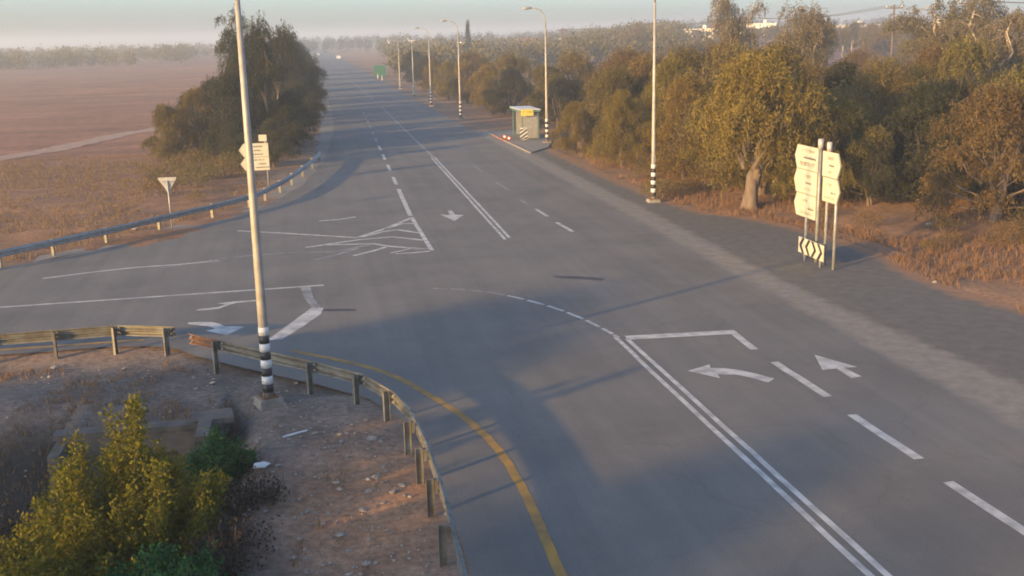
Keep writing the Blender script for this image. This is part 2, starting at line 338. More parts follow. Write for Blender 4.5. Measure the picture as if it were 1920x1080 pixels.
lv = wobble([(-11.8, 48.9), (-9.7, 50.9), (-7.6, 53.9), (-5.4, 57), (-3.7, 60), (-2.8, 63), (-1.5, 69), (.1, 81), (.8, 95), (1.6, 130), (1.6, 220)], .15, .8, 7) + wobble([(3.4, 220), (3.4, 130), (2.2, 95), (1.2, 80), (-.2, 68), (-1.7, 62), (-2.7, 59), (-4.5, 56), (-6.7, 53), (-8.7, 50.2), (-11.8, 47.4)], .1, .8, 8)
tag(MB().sheet(lv, .016).build('verge', MT['dust']), kind='structure')
tkc = []
for (xa, ya), (xb, yb) in zip([(-70, 62), (-35, 84.5), (-25.2, 92.2), (-21.9, 99.5), (-18.5, 112.5), (-14.3, 122), (-10.7, 140)], [(-35, 84.5), (-25.2, 92.2), (-21.9, 99.5), (-18.5, 112.5), (-14.3, 122), (-10.7, 140), (-6, 165)]):
    tkc += [(xa + (xb - xa) * q / 14, ya + (yb - ya) * q / 14) for q in range(14)]
mbt = MB(); kk = 5
for i_, (a_, b_) in enumerate(tkc):
    t = Vector((tkc[min(i_ + 1, len(tkc) - 1)][0] - tkc[max(i_ - 1, 0)][0], tkc[min(i_ + 1, len(tkc) - 1)][1] - tkc[max(i_ - 1, 0)][1])).normalized()
    for q in range(kk):
        o_ = (q / (kk - 1) - .5) * 2.6 + (random.uniform(-.35, .35) if q in (0, kk - 1) else 0); xx, yy = a_ - t.y * o_, b_ + t.x * o_; mbt.v.append((xx, yy, gz(xx, yy) + .03))
mbt.f = [(i_ * kk + q + 1, i_ * kk + q, (i_ + 1) * kk + q, (i_ + 1) * kk + q + 1) for i_ in range(len(tkc) - 1) for q in range(kk - 1)]
tag(mbt.build('dirt_track', MT['track']), kind='structure')

# ---- painted markings: children of the road
ZM = .035
def line(name, pts, wd, m='white', z=ZM):
    """ribbon of width wd along pts"""
    pts = [Vector((p[0], p[1], 0)) for p in pts]; L_, R_ = [], []
    for i, p in enumerate(pts):
        t = (pts[min(i + 1, len(pts) - 1)] - pts[max(i - 1, 0)]).normalized(); n = Vector((-t.y, t.x, 0)) * wd / 2
        j = random.uniform(-.012, .012); L_.append((p.x + n.x + j, p.y + n.y)); R_.append((p.x - n.x + j, p.y - n.y))
    b = MB(); k = len(pts); b.v = [(a_, b_, z) for a_, b_ in L_ + R_]; b.f = [(i, k + i, k + i + 1, i + 1) for i in range(k - 1)]
    return b.build(name, MT[m], road)
def shape(name, poly, m='white', z=ZM): return MB().sheet(poly, z).build(name, MT[m], road)
def lin(a, b, step=1.5):
    n = max(2, int(math.hypot(b[0] - a[0], b[1] - a[1]) / step)); return [(a[0] + (b[0] - a[0]) * i / n, a[1] + (b[1] - a[1]) * i / n) for i in range(n + 1)]
line('centre_line', lin((8.93, -20), (8.66, 29.9)), .14); line('centre_line', lin((9.25, -20), (8.95, 29.6)), .14)
line('centre_line', lin((8.32, 46.2), (8.95, 80), 2), .14); line('centre_line', lin((8.58, 46.6), (9.2, 80), 2), .14)
line('centre_line', lin((9.1, 80.2), (9.5, 140), 3), .22, 'whiteold'); line('centre_line', lin((9.5, 150), (9.5, 420), 10), .16, 'whiteold')
line('stop_line', lin((8.95, 29.7), (12.35, 29.45)), .42)
line('lane_dash', lin((12.2, 29.2), (12.12, 27.6), .8), .24)
for a_, b_ in ((26.35, 23.35), (22.05, 19.25), (18.05, 15.3), (14.1, 11.2), (10, 7)): line('lane_dash', lin((12.18 + random.uniform(-.02, .02), a_), (12.25, b_), .7), .24)
for a_, b_, w_ in (((11.66, 47.2), (11.5, 49.8), .2), ((11.47, 51.6), (11.38, 54.1), .18), ((11.32, 55.6), (11.22, 57.6), .14), ((11.3, 61.5), (11.15, 65.6), .12), ((11.2, 70), (11.2, 74), .1)): line('lane_dash', lin(a_, b_, .8), w_, 'white' if w_ > .15 else 'whiteold')
arc = [(4.1, 37.72), (4.9, 37.4), (5.7, 36.8), (6.5, 35.9), (7.2, 34.75), (7.82, 33.45), (8.3, 31.95), (8.6, 30.6), (8.75, 29.8)]
def spl(p, k=6):
    out = []
    for i in range(len(p) - 1):
        p0, p1, p2, p3 = (Vector((*p[max(0, min(len(p) - 1, j))], 0)) for j in (i - 1, i, i + 1, i + 2))
        for q in range(k):
            t = q / k; v = .5 * ((2 * p1) + (p2 - p0) * t + (2 * p0 - 5 * p1 + 4 * p2 - p3) * t * t + (3 * p1 - p0 - 3 * p2 + p3) * t ** 3); out.append((v.x, v.y))
    return out + [p[-1]]
A = spl(arc, 8)
for i in range(0, len(A) - 4, 6): line('turning_guide_dash', A[i:i + 6], .13, 'whiteold' if i < 20 else 'white')
# lane arrows ahead of the stop line
shape('turn_arrow', [(9.62, 26.2), (10.38, 26.58), (10.30, 26.28), (10.66, 26.16), (10.98, 25.9), (11.28, 25.5), (11.56, 25.0), (11.28, 24.74), (11.0, 25.25), (10.72, 25.55), (10.28, 25.72), (10.22, 25.38)])
shape('ahead_arrow', [(13.52, 26.68), (14.1, 25.36), (13.74, 25.4), (13.82, 24.6), (13.5, 24.52), (13.52, 25.38), (13.1, 25.36)])
shape('ahead_arrow', [(6.35, 53.95), (6.85, 53.7), (6.88, 55.0), (7.12, 55.0), (7.1, 53.6), (7.5, 53.4), (6.8, 51.8)])
# left lane line, far side
line('lane_line', lin((4.86, 44.7), (4.86, 53.5), 1), .2)
line('lane_line', lin((4.85, 54), (5.1, 64), 1), .24)
for q in range(66, 130, 7): line('lane_dash', lin((5.1 + (q - 64) * .024, q), (5.1 + (q - 60) * .024, q + 3.8), 1), .22, 'white' if q < 90 else 'whiteold')
# hatched island
for P_, w_, m_ in (([(-3.65, 52.35), (-1.24, 50.84), (1.9, 48.72)], .2, 'white'), ([(1.9, 48.78), (3.25, 50.61), (4.78, 53.3)], .2, 'white'), ([(3.3, 50.55), (4.21, 51.82), (4.8, 51.69)], .2, 'white'), ([(2.05, 48.75), (3.2, 49.94), (3.89, 50.2), (4.76, 49.06)], .22, 'white'),
                  ([(-.43, 47.07), (1.95, 48.21), (3.5, 48.44), (4.76, 47.2)], .22, 'white'), ([(.5, 47.37), (2.52, 47.03), (3.09, 46.3), (4.74, 45.02)], .22, 'white'), ([(-1.19, 46.09), (.84, 45.7), (1.86, 46.52), (2.45, 46.9)], .18, 'whiteold'), ([(-.08, 44.26), (.82, 45.0), (1.8, 46.2)], .18, 'whiteold'),
                  ([(1.55, 44.62), (2.41, 45.41), (3.0, 46.1)], .2, 'white'), ([(3.11, 44.7), (4.02, 45.44), (4.7, 44.95)], .2, 'white'), ([(3.3, 44.5), (4.01, 44.46), (4.74, 44.62)], .18, 'white'), ([(-4.4, 45.5), (-2.8, 45.95), (-1.3, 46.1)], .14, 'whiteold')):
    line('island_stripe', P_, w_, m_)
line('turn_arrow_shaft', spl([(.25, 53.95), (1.2, 54.1), (2.1, 54.6)], 4), .2, 'white')
# side road
line('centre_line', lin((-90, 37.6), (.2, 39.4), 2), .17)
line('lane_line', spl([(-10.6, 43.75), (-8.6, 44.5), (-7.2, 44.85), (-5.6, 44.95), (-4, 45.3)], 4), .17, 'white')
line('lane_line', spl([(-6.4, 44.35), (-5.2, 44.8), (-3.9, 45.1)], 4), .1, 'whiteold')
shape('stop_line', [(-1.66, 32.3), (-1.2, 32.3), (-.55, 33.7), (.02, 35.1), (.12, 35.9), (-.25, 36.15), (-.55, 35.3), (-1.1, 33.8)])
shape('stop_line', [(-.3, 36.2), (.05, 36.0), (-.2, 37.6), (-.28, 39.25), (-.66, 39.3), (-.52, 37.6)], 'whiteold')
shape('turn_arrow', [(-4.28, 35.18), (-3.9, 35.15), (-3.5, 35.04), (-3.2, 34.7), (-3.05, 34.38), (-2.4, 34.15), (-2.9, 33.25), (-3.6, 33.98), (-3.3, 34.15), (-3.6, 34.55), (-4.2, 34.95)])
shape('turn_arrow', [(-4.15, 36.75), (-3.7, 36.72), (-3.35, 36.85), (-3.05, 37.3), (-2.85, 37.5), (-2.2, 37.55), (-2.2, 37.75), (-2.95, 37.72), (-3.5, 37.6), (-3.2, 37.38), (-3.45, 37.05), (-4.1, 36.92)])
line('yellow_edge_line', spl([(-.9, 31.0), (.3, 29.8), (1.21, 28.8), (1.99, 27.53), (2.55, 26.12), (3.06, 24.76), (3.46, 23.17), (3.65, 22.11), (3.76, 20.71), (3.79, 19.4), (3.77, 18.1), (3.74, 16.9), (3.72, 14), (3.72, 4)], 6), .2, 'yellow')
line('yellow_edge_line', lin((-30, 33.5), (-5.4, 33.42), 2), .18, 'yellow')
shape('tar_stain', [(.1, 35.75), (.6, 35.66), (1.2, 35.45), (1.15, 35.22), (.7, 35.32), (.15, 35.46)], 'stain')
shape('tar_stain', [(8.7, 38.5), (9.6, 38.15), (10.5, 37.55), (10.3, 37.2), (9.5, 37.7), (8.8, 38.1)], 'stain')

# ------------------------------------------------------------------ guardrails
WPROF = [(-.0, -.155), (.0, -.13), (-.075, -.095), (-.075, -.06), (0, -.02), (0, .02), (-.075, .06), (-.075, .095), (0, .13), (0, .155)]
def guardrail(path, spans_pts, side, label, zt=.62, name='guardrail', sun_spans=(), gaps=(), bm='railsteel'):
    """path: points of the rail line; side=+1 puts the corrugation to the left of the walking direction"""
    o0 = path[0]; root = empty(name, (o0[0], o0[1], 0), 0, label, 'guardrail'); off = Vector((o0[0], o0[1], 0))
    P_ = [Vector((a_, b_, 0)) for a_, b_ in path]
    beam_me = None
    for i in range(len(P_) - 1):
        if i in gaps: continue
        a_, b_ = P_[i], P_[i + 1]; t = (b_ - a_).normalized(); n = Vector((-t.y, t.x, 0)) * side; L_ = (b_ - a_).length
        mb = MB(); k = len(WPROF); vs = []
        ov = .08 if i < len(P_) - 2 else 0
        for q, d in enumerate((0, L_ * .5, L_ + ov)):
            for u, v in WPROF:
                lift = .012 * (i % 2)
                dz = random.uniform(-.02, .02) if q == 1 else 0
                vs.append(a_ - off + t * d + n * (-u * 1.0 + lift) + Vector((0, 0, zt + v + dz)))
        fs = [(q * k + j, q * k + j + 1, (q + 1) * k + j + 1, (q + 1) * k + j) for q in range(2) for j in range(k - 1)]
        mb.add(vs, fs); ob = mb.build('rail_beam', MT['rust'] if i in sun_spans else MT[bm], root)  # listed spans take the rust colour to imitate orange sunlight on the rail
        so_ = ob.modifiers.new('thick', 'SOLIDIFY'); so_.thickness = .008; so_.offset = 0
        # splice bolts
        for dz in (-.075, .075): MB().box(tuple(a_ - off + n * .0 + Vector((0, 0, zt + dz)) + t * .12), (.05, .05, .05)).build('bolt', MT['steel'], ob)
    for (a_, b_) in spans_pts:
        # direction of nearest segment
        p = Vector((a_, b_, 0)); best = min(range(len(P_) - 1), key=lambda i: ((P_[i] + P_[i + 1]) / 2 - p).length); t = (P_[best + 1] - P_[best]).normalized(); n = Vector((-t.y, t.x, 0)) * side
        rz = math.atan2(t.y, t.x); z0 = gz(a_, b_) - .15; pc = p - off - n * .14; mb = MB()
        h = zt + .15 - z0
        mb.box((pc.x, pc.y, z0 + h / 2), (.012, .14, h), rz)
        for s_ in (-1, 1):
            q = pc + n * s_ * .072 + t * .03; mb.box((q.x, q.y, z0 + h / 2), (.07, .01, h), rz)
        po = mb.build('post', MT['railsteel'], root)
        q = p - off - n * .03; MB().box((q.x, q.y, zt), (.11, .085, .26), rz).build('spacer', MT['railsteel'], po)
    return root
near_path = [(-26, 31.9), (-22, 32.05), (-18, 32.15), (-14, 32.25), (-10, 32.35), (-6, 32.5), (-4.35, 31.9), (-3.78, 31.0), (-2.85, 30.05), (-.32, 27.35), (.92, 25.9), (1.55, 24.35), (1.85, 23), (1.97, 21.2), (2.0, 18), (1.92, 14.5), (1.9, 10.5), (1.9, 6.5)]
guardrail(near_path, [(-25.5, 31.9), (-21.8, 32.05), (-17.8, 32.1), (-13.7, 32.2), (-9.75, 32.3), (-7.75, 32.4), (-6.03, 32.45), (-4.41, 31.9), (-2.9, 30.1), (-.3, 27.3), (.84, 25.95), (1.53, 24.45), (1.85, 22.25), (1.94, 20.6), (1.98, 19.0), (1.97, 17), (1.93, 14.5), (1.9, 10.5)], 1, 'galvanised guardrail curving round the near corner beside the stony verge', sun_spans=(7,), gaps=(6,))
far_path = [(-34, 43.9), (-30, 43.9), (-26, 43.9), (-22, 43.9), (-18, 44.0), (-15, 44.7), (-12.77, 46.46), (-11.12, 48.5), (-9.3, 50.75), (-7.31, 53.59), (-5.04, 56.7), (-3.29, 59.6), (-2.51, 61.9), (-1.75, 65), (-1.08, 68.2), (-.4, 72.2), (.25, 76.5), (.78, 81)]
guardrail(far_path, far_path[:9] + far_path[9:], 1 * -1, 'long guardrail along the far side of the side road, below the brown field', bm='steel')

# ------------------------------------------------------------------ street lamps
def make_lamp(label, straight=9.3, group='lamp posts along the main road'):
    root = empty('street_lamp', (0, 0, 0), 0, label, 'street lamp', group)
    MB().box((0, 0, .08), (.62, .62, .24), 0, .93).build('footing', MT['conc'], root)
    b = MB().box((0, 0, .215), (.42, .42, .03)); b.build('base_plate', MT['rust'], root)
    for sx in (-1, 1):
        for sy in (-1, 1): MB().tube([(sx * .16, sy * .16, .22), (sx * .16, sy * .16, .32)], .022, 6).build('bolt', MT['rust'], root)
    r = lambda z: .135 - .075 * z / straight
    MB().tube([(0, 0, .2), (0, 0, 3), (0, 0, 6), (0, 0, straight)], [r(.2), r(3), r(6), r(straight)], 12).build('pole', MT['pole'], root, True)
    zz = .35
    for i in range(8):
        MB().tube([(0, 0, zz), (0, 0, zz + .21)], [r(zz) + .008, r(zz + .21) + .008], 12).build('painted_band', MT['black'] if i % 2 == 0 else MT['bandw'], root, True); zz += .212
    A_ = [(0, 0, straight), (-.02, 0, straight + .5), (-.12, 0, straight + 1.0), (-.38, 0, straight + 1.38), (-.8, 0, straight + 1.55), (-1.2, 0, straight + 1.58)]
    MB().tube(A_, [.06, .055, .05, .045, .04, .04], 8).build('arm', MT['pole'], root, True)
    hd = MB(); hd.tube([(-1.1, 0, straight + 1.58), (-1.25, 0, straight + 1.58), (-1.55, 0, straight + 1.57), (-1.85, 0, straight + 1.53)], [.05, .1, .12, .05], 8).build('lamp_head', MT['lamp'], root, True)
    MB().box((0, -(r(1) + .012), .95 + 1.4), (.11, .02, .35)).build('service_hatch', MT['lamp'], root)
    return root
lamp = make_lamp('tall lamp post with black and white bands inside the near guardrail corner', 10.4)
lamp.location = (-1.42, 26.52, gz(-1.42, 26.52)); lamp.rotation_euler.z = R(200)
lamp_b = make_lamp('lamp post with banded foot standing before the golden tree left of the yellow-lit signs', 10.3); lamp_b.location = (17.85, 54.28, 0)
lp = make_lamp('lamp post with curved arm right beside the bus shelter', 9.3); lp.location = (19.3, 86.6, 0)
for x_, y_, s_, lb in ((16.18, 115.0, .955, 'lamp post with banded foot on the right verge, first beyond the bus shelter'), (15.75, 138.6, .905, 'lamp post on the right verge, second beyond the bus shelter'), (15.75, 160.6, .80, 'lamp post on the right verge, third beyond the bus shelter'), (16.1, 188, .78, 'faint lamp post on the right verge, farthest of the row beside the green board')):
    copy_thing(lp, (x_, y_, 0), random.uniform(-.1, .1), (1, 1, s_), lb)

# ------------------------------------------------------------------ signs
def arrow_poly(w_, h, tip, tipside):
    """rectangle w x h, centred on v, with a pointed end at -u (tipside -1) or +u"""
    p = [(0, -h / 2), (w_, -h / 2), (w_, h / 2), (0, h / 2), (-tip, h * .02 + h * .0)]
    if tipside > 0: p = [(w_ - u, v) for u, v in reversed(p)]
    return p
def squiggles(rr, u0, u1, v, h, kind):
    """unreadable lettering: short strokes like the rows of script on the board"""
    out = []; u = u0
    while u < u1:
        if kind == 'block':
            w_ = h * rr.uniform(.35, .55); out += [[(u, v - h / 2), (u + w_ * .28, v - h / 2), (u + w_ * .28, v + h / 2), (u, v + h / 2)], [(u + w_ * .28, v + h * .3), (u + w_, v + h * .3), (u + w_, v + h / 2), (u + w_ * .28, v + h / 2)]]
            if rr.random() < .5: out.append([(u + w_ * .7, v - h / 2), (u + w_, v - h / 2), (u + w_, v + h * .3), (u + w_ * .7, v + h * .3)])
            u += w_ + h * .18
        else:
            w_ = h * rr.uniform(.5, .9); out += [[(u, v - h * .2), (u + w_, v - h * .35), (u + w_, v - h * .1), (u, v + h * .05)], [(u + w_ * .5, v - h * .1), (u + w_ * .8, v - h * .1), (u + w_ * .75, v + h * rr.uniform(.2, .5)), (u + w_ * .55, v + h * .3)]]
            u += w_ * 1.02
        if rr.random() < .18: u += h * .4
    return out
def direction_sign(name, base, ang, posts, panels, label, group=None, ztop=4.75, ink='ink', postr=.085):
    """base point on the ground; u axis runs at angle ang; the face looks along (u x z)"""
    root = empty(name, (*base, 0), ang, label, 'direction sign', group); U, Zv = Vector((1, 0, 0)), Vector((0, 0, 1)); rr = random.Random(label)
    for u, zt in posts:
        p = MB().tube([(u, .09, -.1), (u, .09, zt)], postr, 10).build('post', MT['steel'], root, True)
        MB().tube([(u, .09, zt - .3), (u, .09, zt + .06)], [postr * 1.7, postr * 1.7], 10).build('cap', MT['signback'], p, True)
    for (u0, u1, zc, h, tip, ts, rows) in panels:
        w_ = u1 - u0; poly = [(u0 + a_, b_ + zc) for a_, b_ in arrow_poly(w_, h, tip, ts)]
        pn = MB().prism(poly, (0, 0, 0), U, Zv, .035).build('panel', MT['sign'], root)
        fr = MB(); n_ = len(poly)
        for i in range(n_):
            a_, b_ = poly[i], poly[(i + 1) % n_]; fr.tube([(a_[0], -.02, a_[1]), (b_[0], -.02, b_[1])], .012, 4)
        fr.build('border', MT['inkpale'], pn)
        for rw, (dv, hh, x0, x1, kd, im) in enumerate(rows):
            b = MB()
            for q in squiggles(rr, u0 + w_ * x0, u0 + w_ * x1, zc + h * dv, h * hh, kd): b.add([(u, -.0235, v) for u, v in q], [tuple(range(len(q)))])
            b.build('lettering', MT[im], pn)
    return root
# right verge: boards face the side road (towards -x); u runs along -y
rowsA = [(.30, .12, .22, .8, 'block', 'inkpale'), (.02, .2, .3, .82, 'curl', 'ink'), (-.27, .17, .12, .88, 'block', 'ink')]
rowsB = [(.25, .14, .35, .7, 'block', 'inkpale'), (-.02, .14, .42, .72, 'curl', 'ink'), (-.3, .1, .4, .65, 'block', 'inkpale')]
rowsC = [(.22, .12, .3, .6, 'block', 'inkpale'), (-.08, .16, .58, .82, 'curl', 'ink'), (-.33, .1, .15, .85, 'block', 'inkpale')]
direction_sign('direction_sign', (19.0, 39.75), R(-90), [(.9, 4.35), (1.84, 4.75)],
               [(0.12, 1.9, 4.0, .92, .22, -1, rowsA), (0.12, 1.88, 3.06, .92, .22, -1, rowsB), (0.2, 1.86, 2.13, .9, .22, -1, rowsC)],
               'three-board direction sign pointing left, glowing yellow in the low sun', postr=.065)
direction_sign('direction_sign', (19.0, 37.5), R(-90), [(.3, 4.7), (1.02, 3.9)],
               [(0.02, 1.2, 3.95, .94, .22, 1, rowsB), (0.1, 1.22, 3.0, .9, .22, 1, rowsC)], 'narrower two-board direction sign pointing right, beside the yellow-lit three-board one', postr=.06)
ch = empty('chevron_sign', (18.75, 38.9, 0), R(-90), 'black and white chevron board low on posts under the direction signs', 'chevron sign')
for u in (.6, 1.9): MB().tube([(u, .06, -.1), (u, .06, .95)], .04, 8).build('post', MT['steel'], ch, True)
bd = MB().box((1.22, 0, .63), (2.1, .03, .62)).build('board', MT['sign'], ch)
for cx_, dr in ((.24, -1), (.74, -1), (1.70, 1), (2.20, 1)):
    b = MB()
    for sg_ in (-1, 1):
        p = [(cx_, 0), (cx_ - dr * .2, 0), (cx_ - dr * .46, sg_ * .305), (cx_ - dr * .26, sg_ * .305)]; b.add([(u, -.018, .63 + v) for u, v in p], [(0, 1, 2, 3)])
    b.build('chevron', MT['black'], bd)
# left verge board beyond the corner, facing the camera
rowsL = [(.27, .2, .34, .72, 'curl', 'ink'), (-.02, .17, .32, .66, 'curl', 'ink'), (-.3, .17, .34, .74, 'curl', 'ink')]
rowsM = [(.3, .17, .34, .8, 'curl', 'ink'), (.0, .18, .55, .82, 'curl', 'ink'), (-.27, .18, .42, .95, 'curl', 'ink')]
ls = direction_sign('direction_sign', (-4.3, 68.5), 0, [(.75, 2.75), (1.66, 3.0)], [(.3, 1.8, 2.27, .84, .3, -1, rowsL), (.34, 1.8, 1.42, .82, .3, -1, rowsM)], 'white two-board direction sign half hidden behind the near lamp post', postr=.05)
MB().box((1.5, 0, 3.0), (.48, .03, .4)).build('route_plate', MT['sign'], ls)
# give-way sign seen from behind
yv = empty('give_way_sign', (-6.9, 54.4, 0), 0, 'upside-down triangular give-way sign seen from behind, beside the far guardrail', 'road sign')
MB().tube([(0, 0, -.1), (-.02, 0, 2.35)], .035, 8).build('post', MT['steel'], yv, True)
MB().prism([(-.02, 1.72), (.42, 2.46), (.38, 2.5), (-.42, 2.5), (-.46, 2.46)], (0, .06, 0), (1, 0, 0), (0, 0, 1), .02).build('plate', MT['signback'], yv)
MB().box((-.02, .02, 2.3), (.5, .03, .05)).build('bracket', MT['steel'], yv)
# green board far along the road
gs = empty('road_sign', (15.6, 250, -.4), 0, 'green square road board far along the right edge of the main road', 'road sign')
for u in (.5, 2.2): MB().tube([(u, .08, -.2), (u, .08, 2.7)], .06, 6).build('post', MT['steel'], gs, True)
MB().box((1.35, 0, 1.55), (2.7, .05, 2.6)).build('panel', MT['greensign'], gs)
# pair of marker posts by the road edge
for i, (x_, y_) in enumerate(((13.9 + 1.8, 226), (13.6 + 1.9, 236))):
    mp_ = empty('marker_post', (x_, y_, 0), 0, ('nearer' if i == 0 else 'farther') + ' of two small white posts at the road edge before the green board', 'marker post', 'white marker posts by the green board')
    MB().box((0, 0, .5), (.16, .06, 1.1)).build('shaft', MT['bandw'], mp_); MB().box((0, -.033, .82), (.12, .006, .16)).build('reflector', MT['red'], mp_)

# ------------------------------------------------------------------ bus stop
pv = [(16.6, 80), (16.4, 99), (20.0, 99), (20.0, 88), (18.6, 83)]
pave = MB().prism(pv, (0, 0, .07), (1, 0, 0), (0, 1, 0), .11).build('pavement', MT['dust'], None); tag(pave, kind='structure')
ks = MB().box((0, 0, .06), (.16, .97, .17), 0).mesh('kerb_stone', MT['conc'])
ksr = MB().box((0, 0, .06), (.16, .97, .17), 0).mesh('kerb_stone', MT['red'])
for i in range(19):
    t = i / 19; x_ = 16.52 - .2 * t; obj('kerb_stone', ksr if 8 < i < 16 and i % 2 == 0 else ks, pave, (x_ - .02, 80.5 + i, 0))
sh_ = empty('bus_shelter', (18.6, 92, .12), 0, 'small green-framed bus shelter with a yellow sign on its roof edge', 'bus shelter'); sh_.scale = (.92, .92, .88)
for px_ in (-.75, .75):
    for py_ in (-2.3, 0, 2.3):
        if px_ < 0 and py_ == 0: continue
        MB().box((px_, py_, 1.3), (.09, .09, 2.6)).build('post', MT['green'], sh_)
MB().box((-.05, 0, 2.72), (1.9, 5.1, .2)).build('roof', MT['green'], sh_); MB().box((-.05, 0, 2.845), (1.96, 5.16, .05)).build('roof_trim', MT['bandw'], sh_)
MB().box((.78, 0, 1.32), (.04, 4.4, 2.35)).build('back_panel', MT['green'], sh_)
MB().box((.12, -2.3, 1.25), (1.12, .05, 2.3)).build('end_panel', MT['shelterpanel'], sh_); MB().box((.12, 2.3, 1.25), (1.12, .05, 2.3)).build('end_panel', MT['shelterpanel'], sh_)
bn = MB().box((.45, .1, .46), (.4, 3.6, .06)).build('bench', MT['shelterpanel'], sh_)
for py_ in (-1.4, .1, 1.6): MB().box((.45, py_, .22), (.06, .06, .43)).build('leg', MT['steel'], bn)
sg = MB().box((-.35, -2.62, 2.6), (1.15, .05, .62)).build('sign_plate', MT['signyellow'], sh_)
b = MB()
for q in squiggles(random.Random(3), -.8, .1, 2.62, .22, 'block'): b.add([(u, -2.648, v) for u, v in q], [tuple(range(len(q)))])
b.build('lettering', MT['ink'], sg)
hz = empty('hazard_marker', (17.75, 88.6, .12), 0, 'black and white diagonally striped hazard board in front of the bus shelter', 'hazard board')
MB().tube([(0, .05, 0), (0, .05, 1.0)], .03, 6).build('post', MT['steel'], hz); hb = MB().box((0, 0, .62), (.62, .03, .98)).build('board', MT['bandw'], hz)
for k in range(-1, 3):
    z0 = .1 + k * .34; p = [(-.31, z0), (.31, z0 + .42), (.31, z0 + .60), (-.31, z0 + .18)]
    p = [(u, min(1.11, max(.13, v))) for u, v in p]; MB().add([(u, -.018, v) for u, v in p], [(0, 1, 2, 3)]).build('stripe', MT['black'], hb)
for i, (x_, y_) in enumerate(((16.62, 91.5), (16.72, 90.0))):
    rl = empty('red_lamp', (x_, y_, .13), 0, ('left' if i == 0 else 'right') + ' of two small red lights glowing at the kerb left of the bus shelter', 'warning lamp', 'red kerb lights')
    MB().box((0, 0, .06), (.3, .2, .12), 0, .9).build('housing', MT['black'], rl); MB().tube([(0, -.1, .14), (0, .06, .14)], .09, 10).build('lens', MT['redlamp'], rl)

# ------------------------------------------------------------------ far cars
def car(loc, rz, label):
    r = empty('car', loc, rz, label, 'car', 'cars far along the main road')
    b = MB().prism([(-2.1, .35), (2.1, .35), (2.15, .75), (1.3, .92), (.75, 1.42), (-1.3, 1.45), (-1.9, 1.0), (-2.15, .9)], (0, 0, 0), (0, 1, 0), (0, 0, 1), 1.7).build('body', MT['carwhite'], r)
    MB().prism([(.72, 1.35), (1.2, .95), (-1.75, 1.0), (-1.25, 1.38)], (0, 0, 0), (0, 1, 0), (0, 0, 1), 1.72).build('side_window', MT['glass'], b)
    MB().add([(-.7, 1.25, .97), (.7, 1.25, .97), (.62, .8, 1.39), (-.62, .8, 1.39)], [(0, 1, 2, 3)]).build('windscreen', MT['glass'], b)
    for sx in (-.8, .8):
        for sy in (-1.3, 1.3): MB().tube([(sx - .1, sy, .33), (sx + .1, sy, .33)], .33, 12).build('wheel', MT['tyre'], r)
        MB().box((sx * .75, 2.13, .68), (.35, .06, .14)).build('headlight', MT['bandw'], r)
    return r
car((7.4, 560, 0), R(180), 'white car driving towards us, farthest down the main road')
car((14.2, 455, 0), 0, 'white car at the right edge of the main road, beyond the green board')

# ------------------------------------------------------------------ culvert in the ditch
cv = empty('culvert', (-4.4, 25.3, 0), 0, 'old concrete culvert headwall in the dark ditch behind the yellow-green shrub', 'culvert')
for q in (-1.35, 1.35): MB().box((q, 0, -.95), (1.0, .3, 1.9)).build('headwall', MT['concd'], cv)
MB().box((0, 0, -.28), (1.7, .296, .56)).build('lintel', MT['concd'], cv)
MB().box((0, .02, .03), (3.85, .42, .12)).build('coping', MT['concd'], cv)
MB().box((1.55, -.75, -.75), (.3, 1.2, 1.9)).build('wing_wall', MT['concd'], cv); MB().box((-1.75, -.6, -.85), (.25, .9, 1.5)).build('wing_wall', MT['concd'], cv)
MB().box((.1, .9, -1.25), (1.9, .05, 1.3)).build('dark_backing', MT['black'], cv)  # black panel stands in for the shade inside the culvert opening
MB().box((1.68, .25, .07), (.95, .7, .16), R(8)).build('slab', MT['concd'], cv)

# ------------------------------------------------------------------ vegetation
def leaves(n, pos, size, droop, rng, aspect=.3):
    """n quads at pos (n,3)"""
    d = rng.normal(size=(n, 3)); d[:, 2] -= droop; d /= np.linalg.norm(d, axis=1)[:, None]
    e = np.cross(d, rng.normal(size=(n, 3))); e /= np.linalg.norm(e, axis=1)[:, None]
    L_ = size * rng.uniform(.6, 1.4, n)[:, None]; W_ = L_ * aspect
    return np.stack([pos, pos + d * L_ * .5 + e * W_ * .5, pos + d * L_, pos + d * L_ * .5 - e * W_ * .5], 1).reshape(-1, 3)
def clump_points(rng, centers, radii, per, shell=.55):
    P_, T_ = [], []
    for (c_, r_) in zip(centers, radii):
        k = max(8, int(per * (r_[0] * r_[1] * r_[2]) ** (2 / 3))); v = rng.normal(size=(k, 3)); v /= np.linalg.norm(v, axis=1)[:, None]
        rad = (shell + (1 - shell) * rng.random(k)) * (1 + .25 * rng.normal(size=k)); P_.append(np.array(c_) + v * rad[:, None] * np.array(r_)); T_.append(np.clip(rng.normal(.45, .22, k) + rng.uniform(-.2, .2), 0, 1))
    return np.concatenate(P_), np.concatenate(T_)
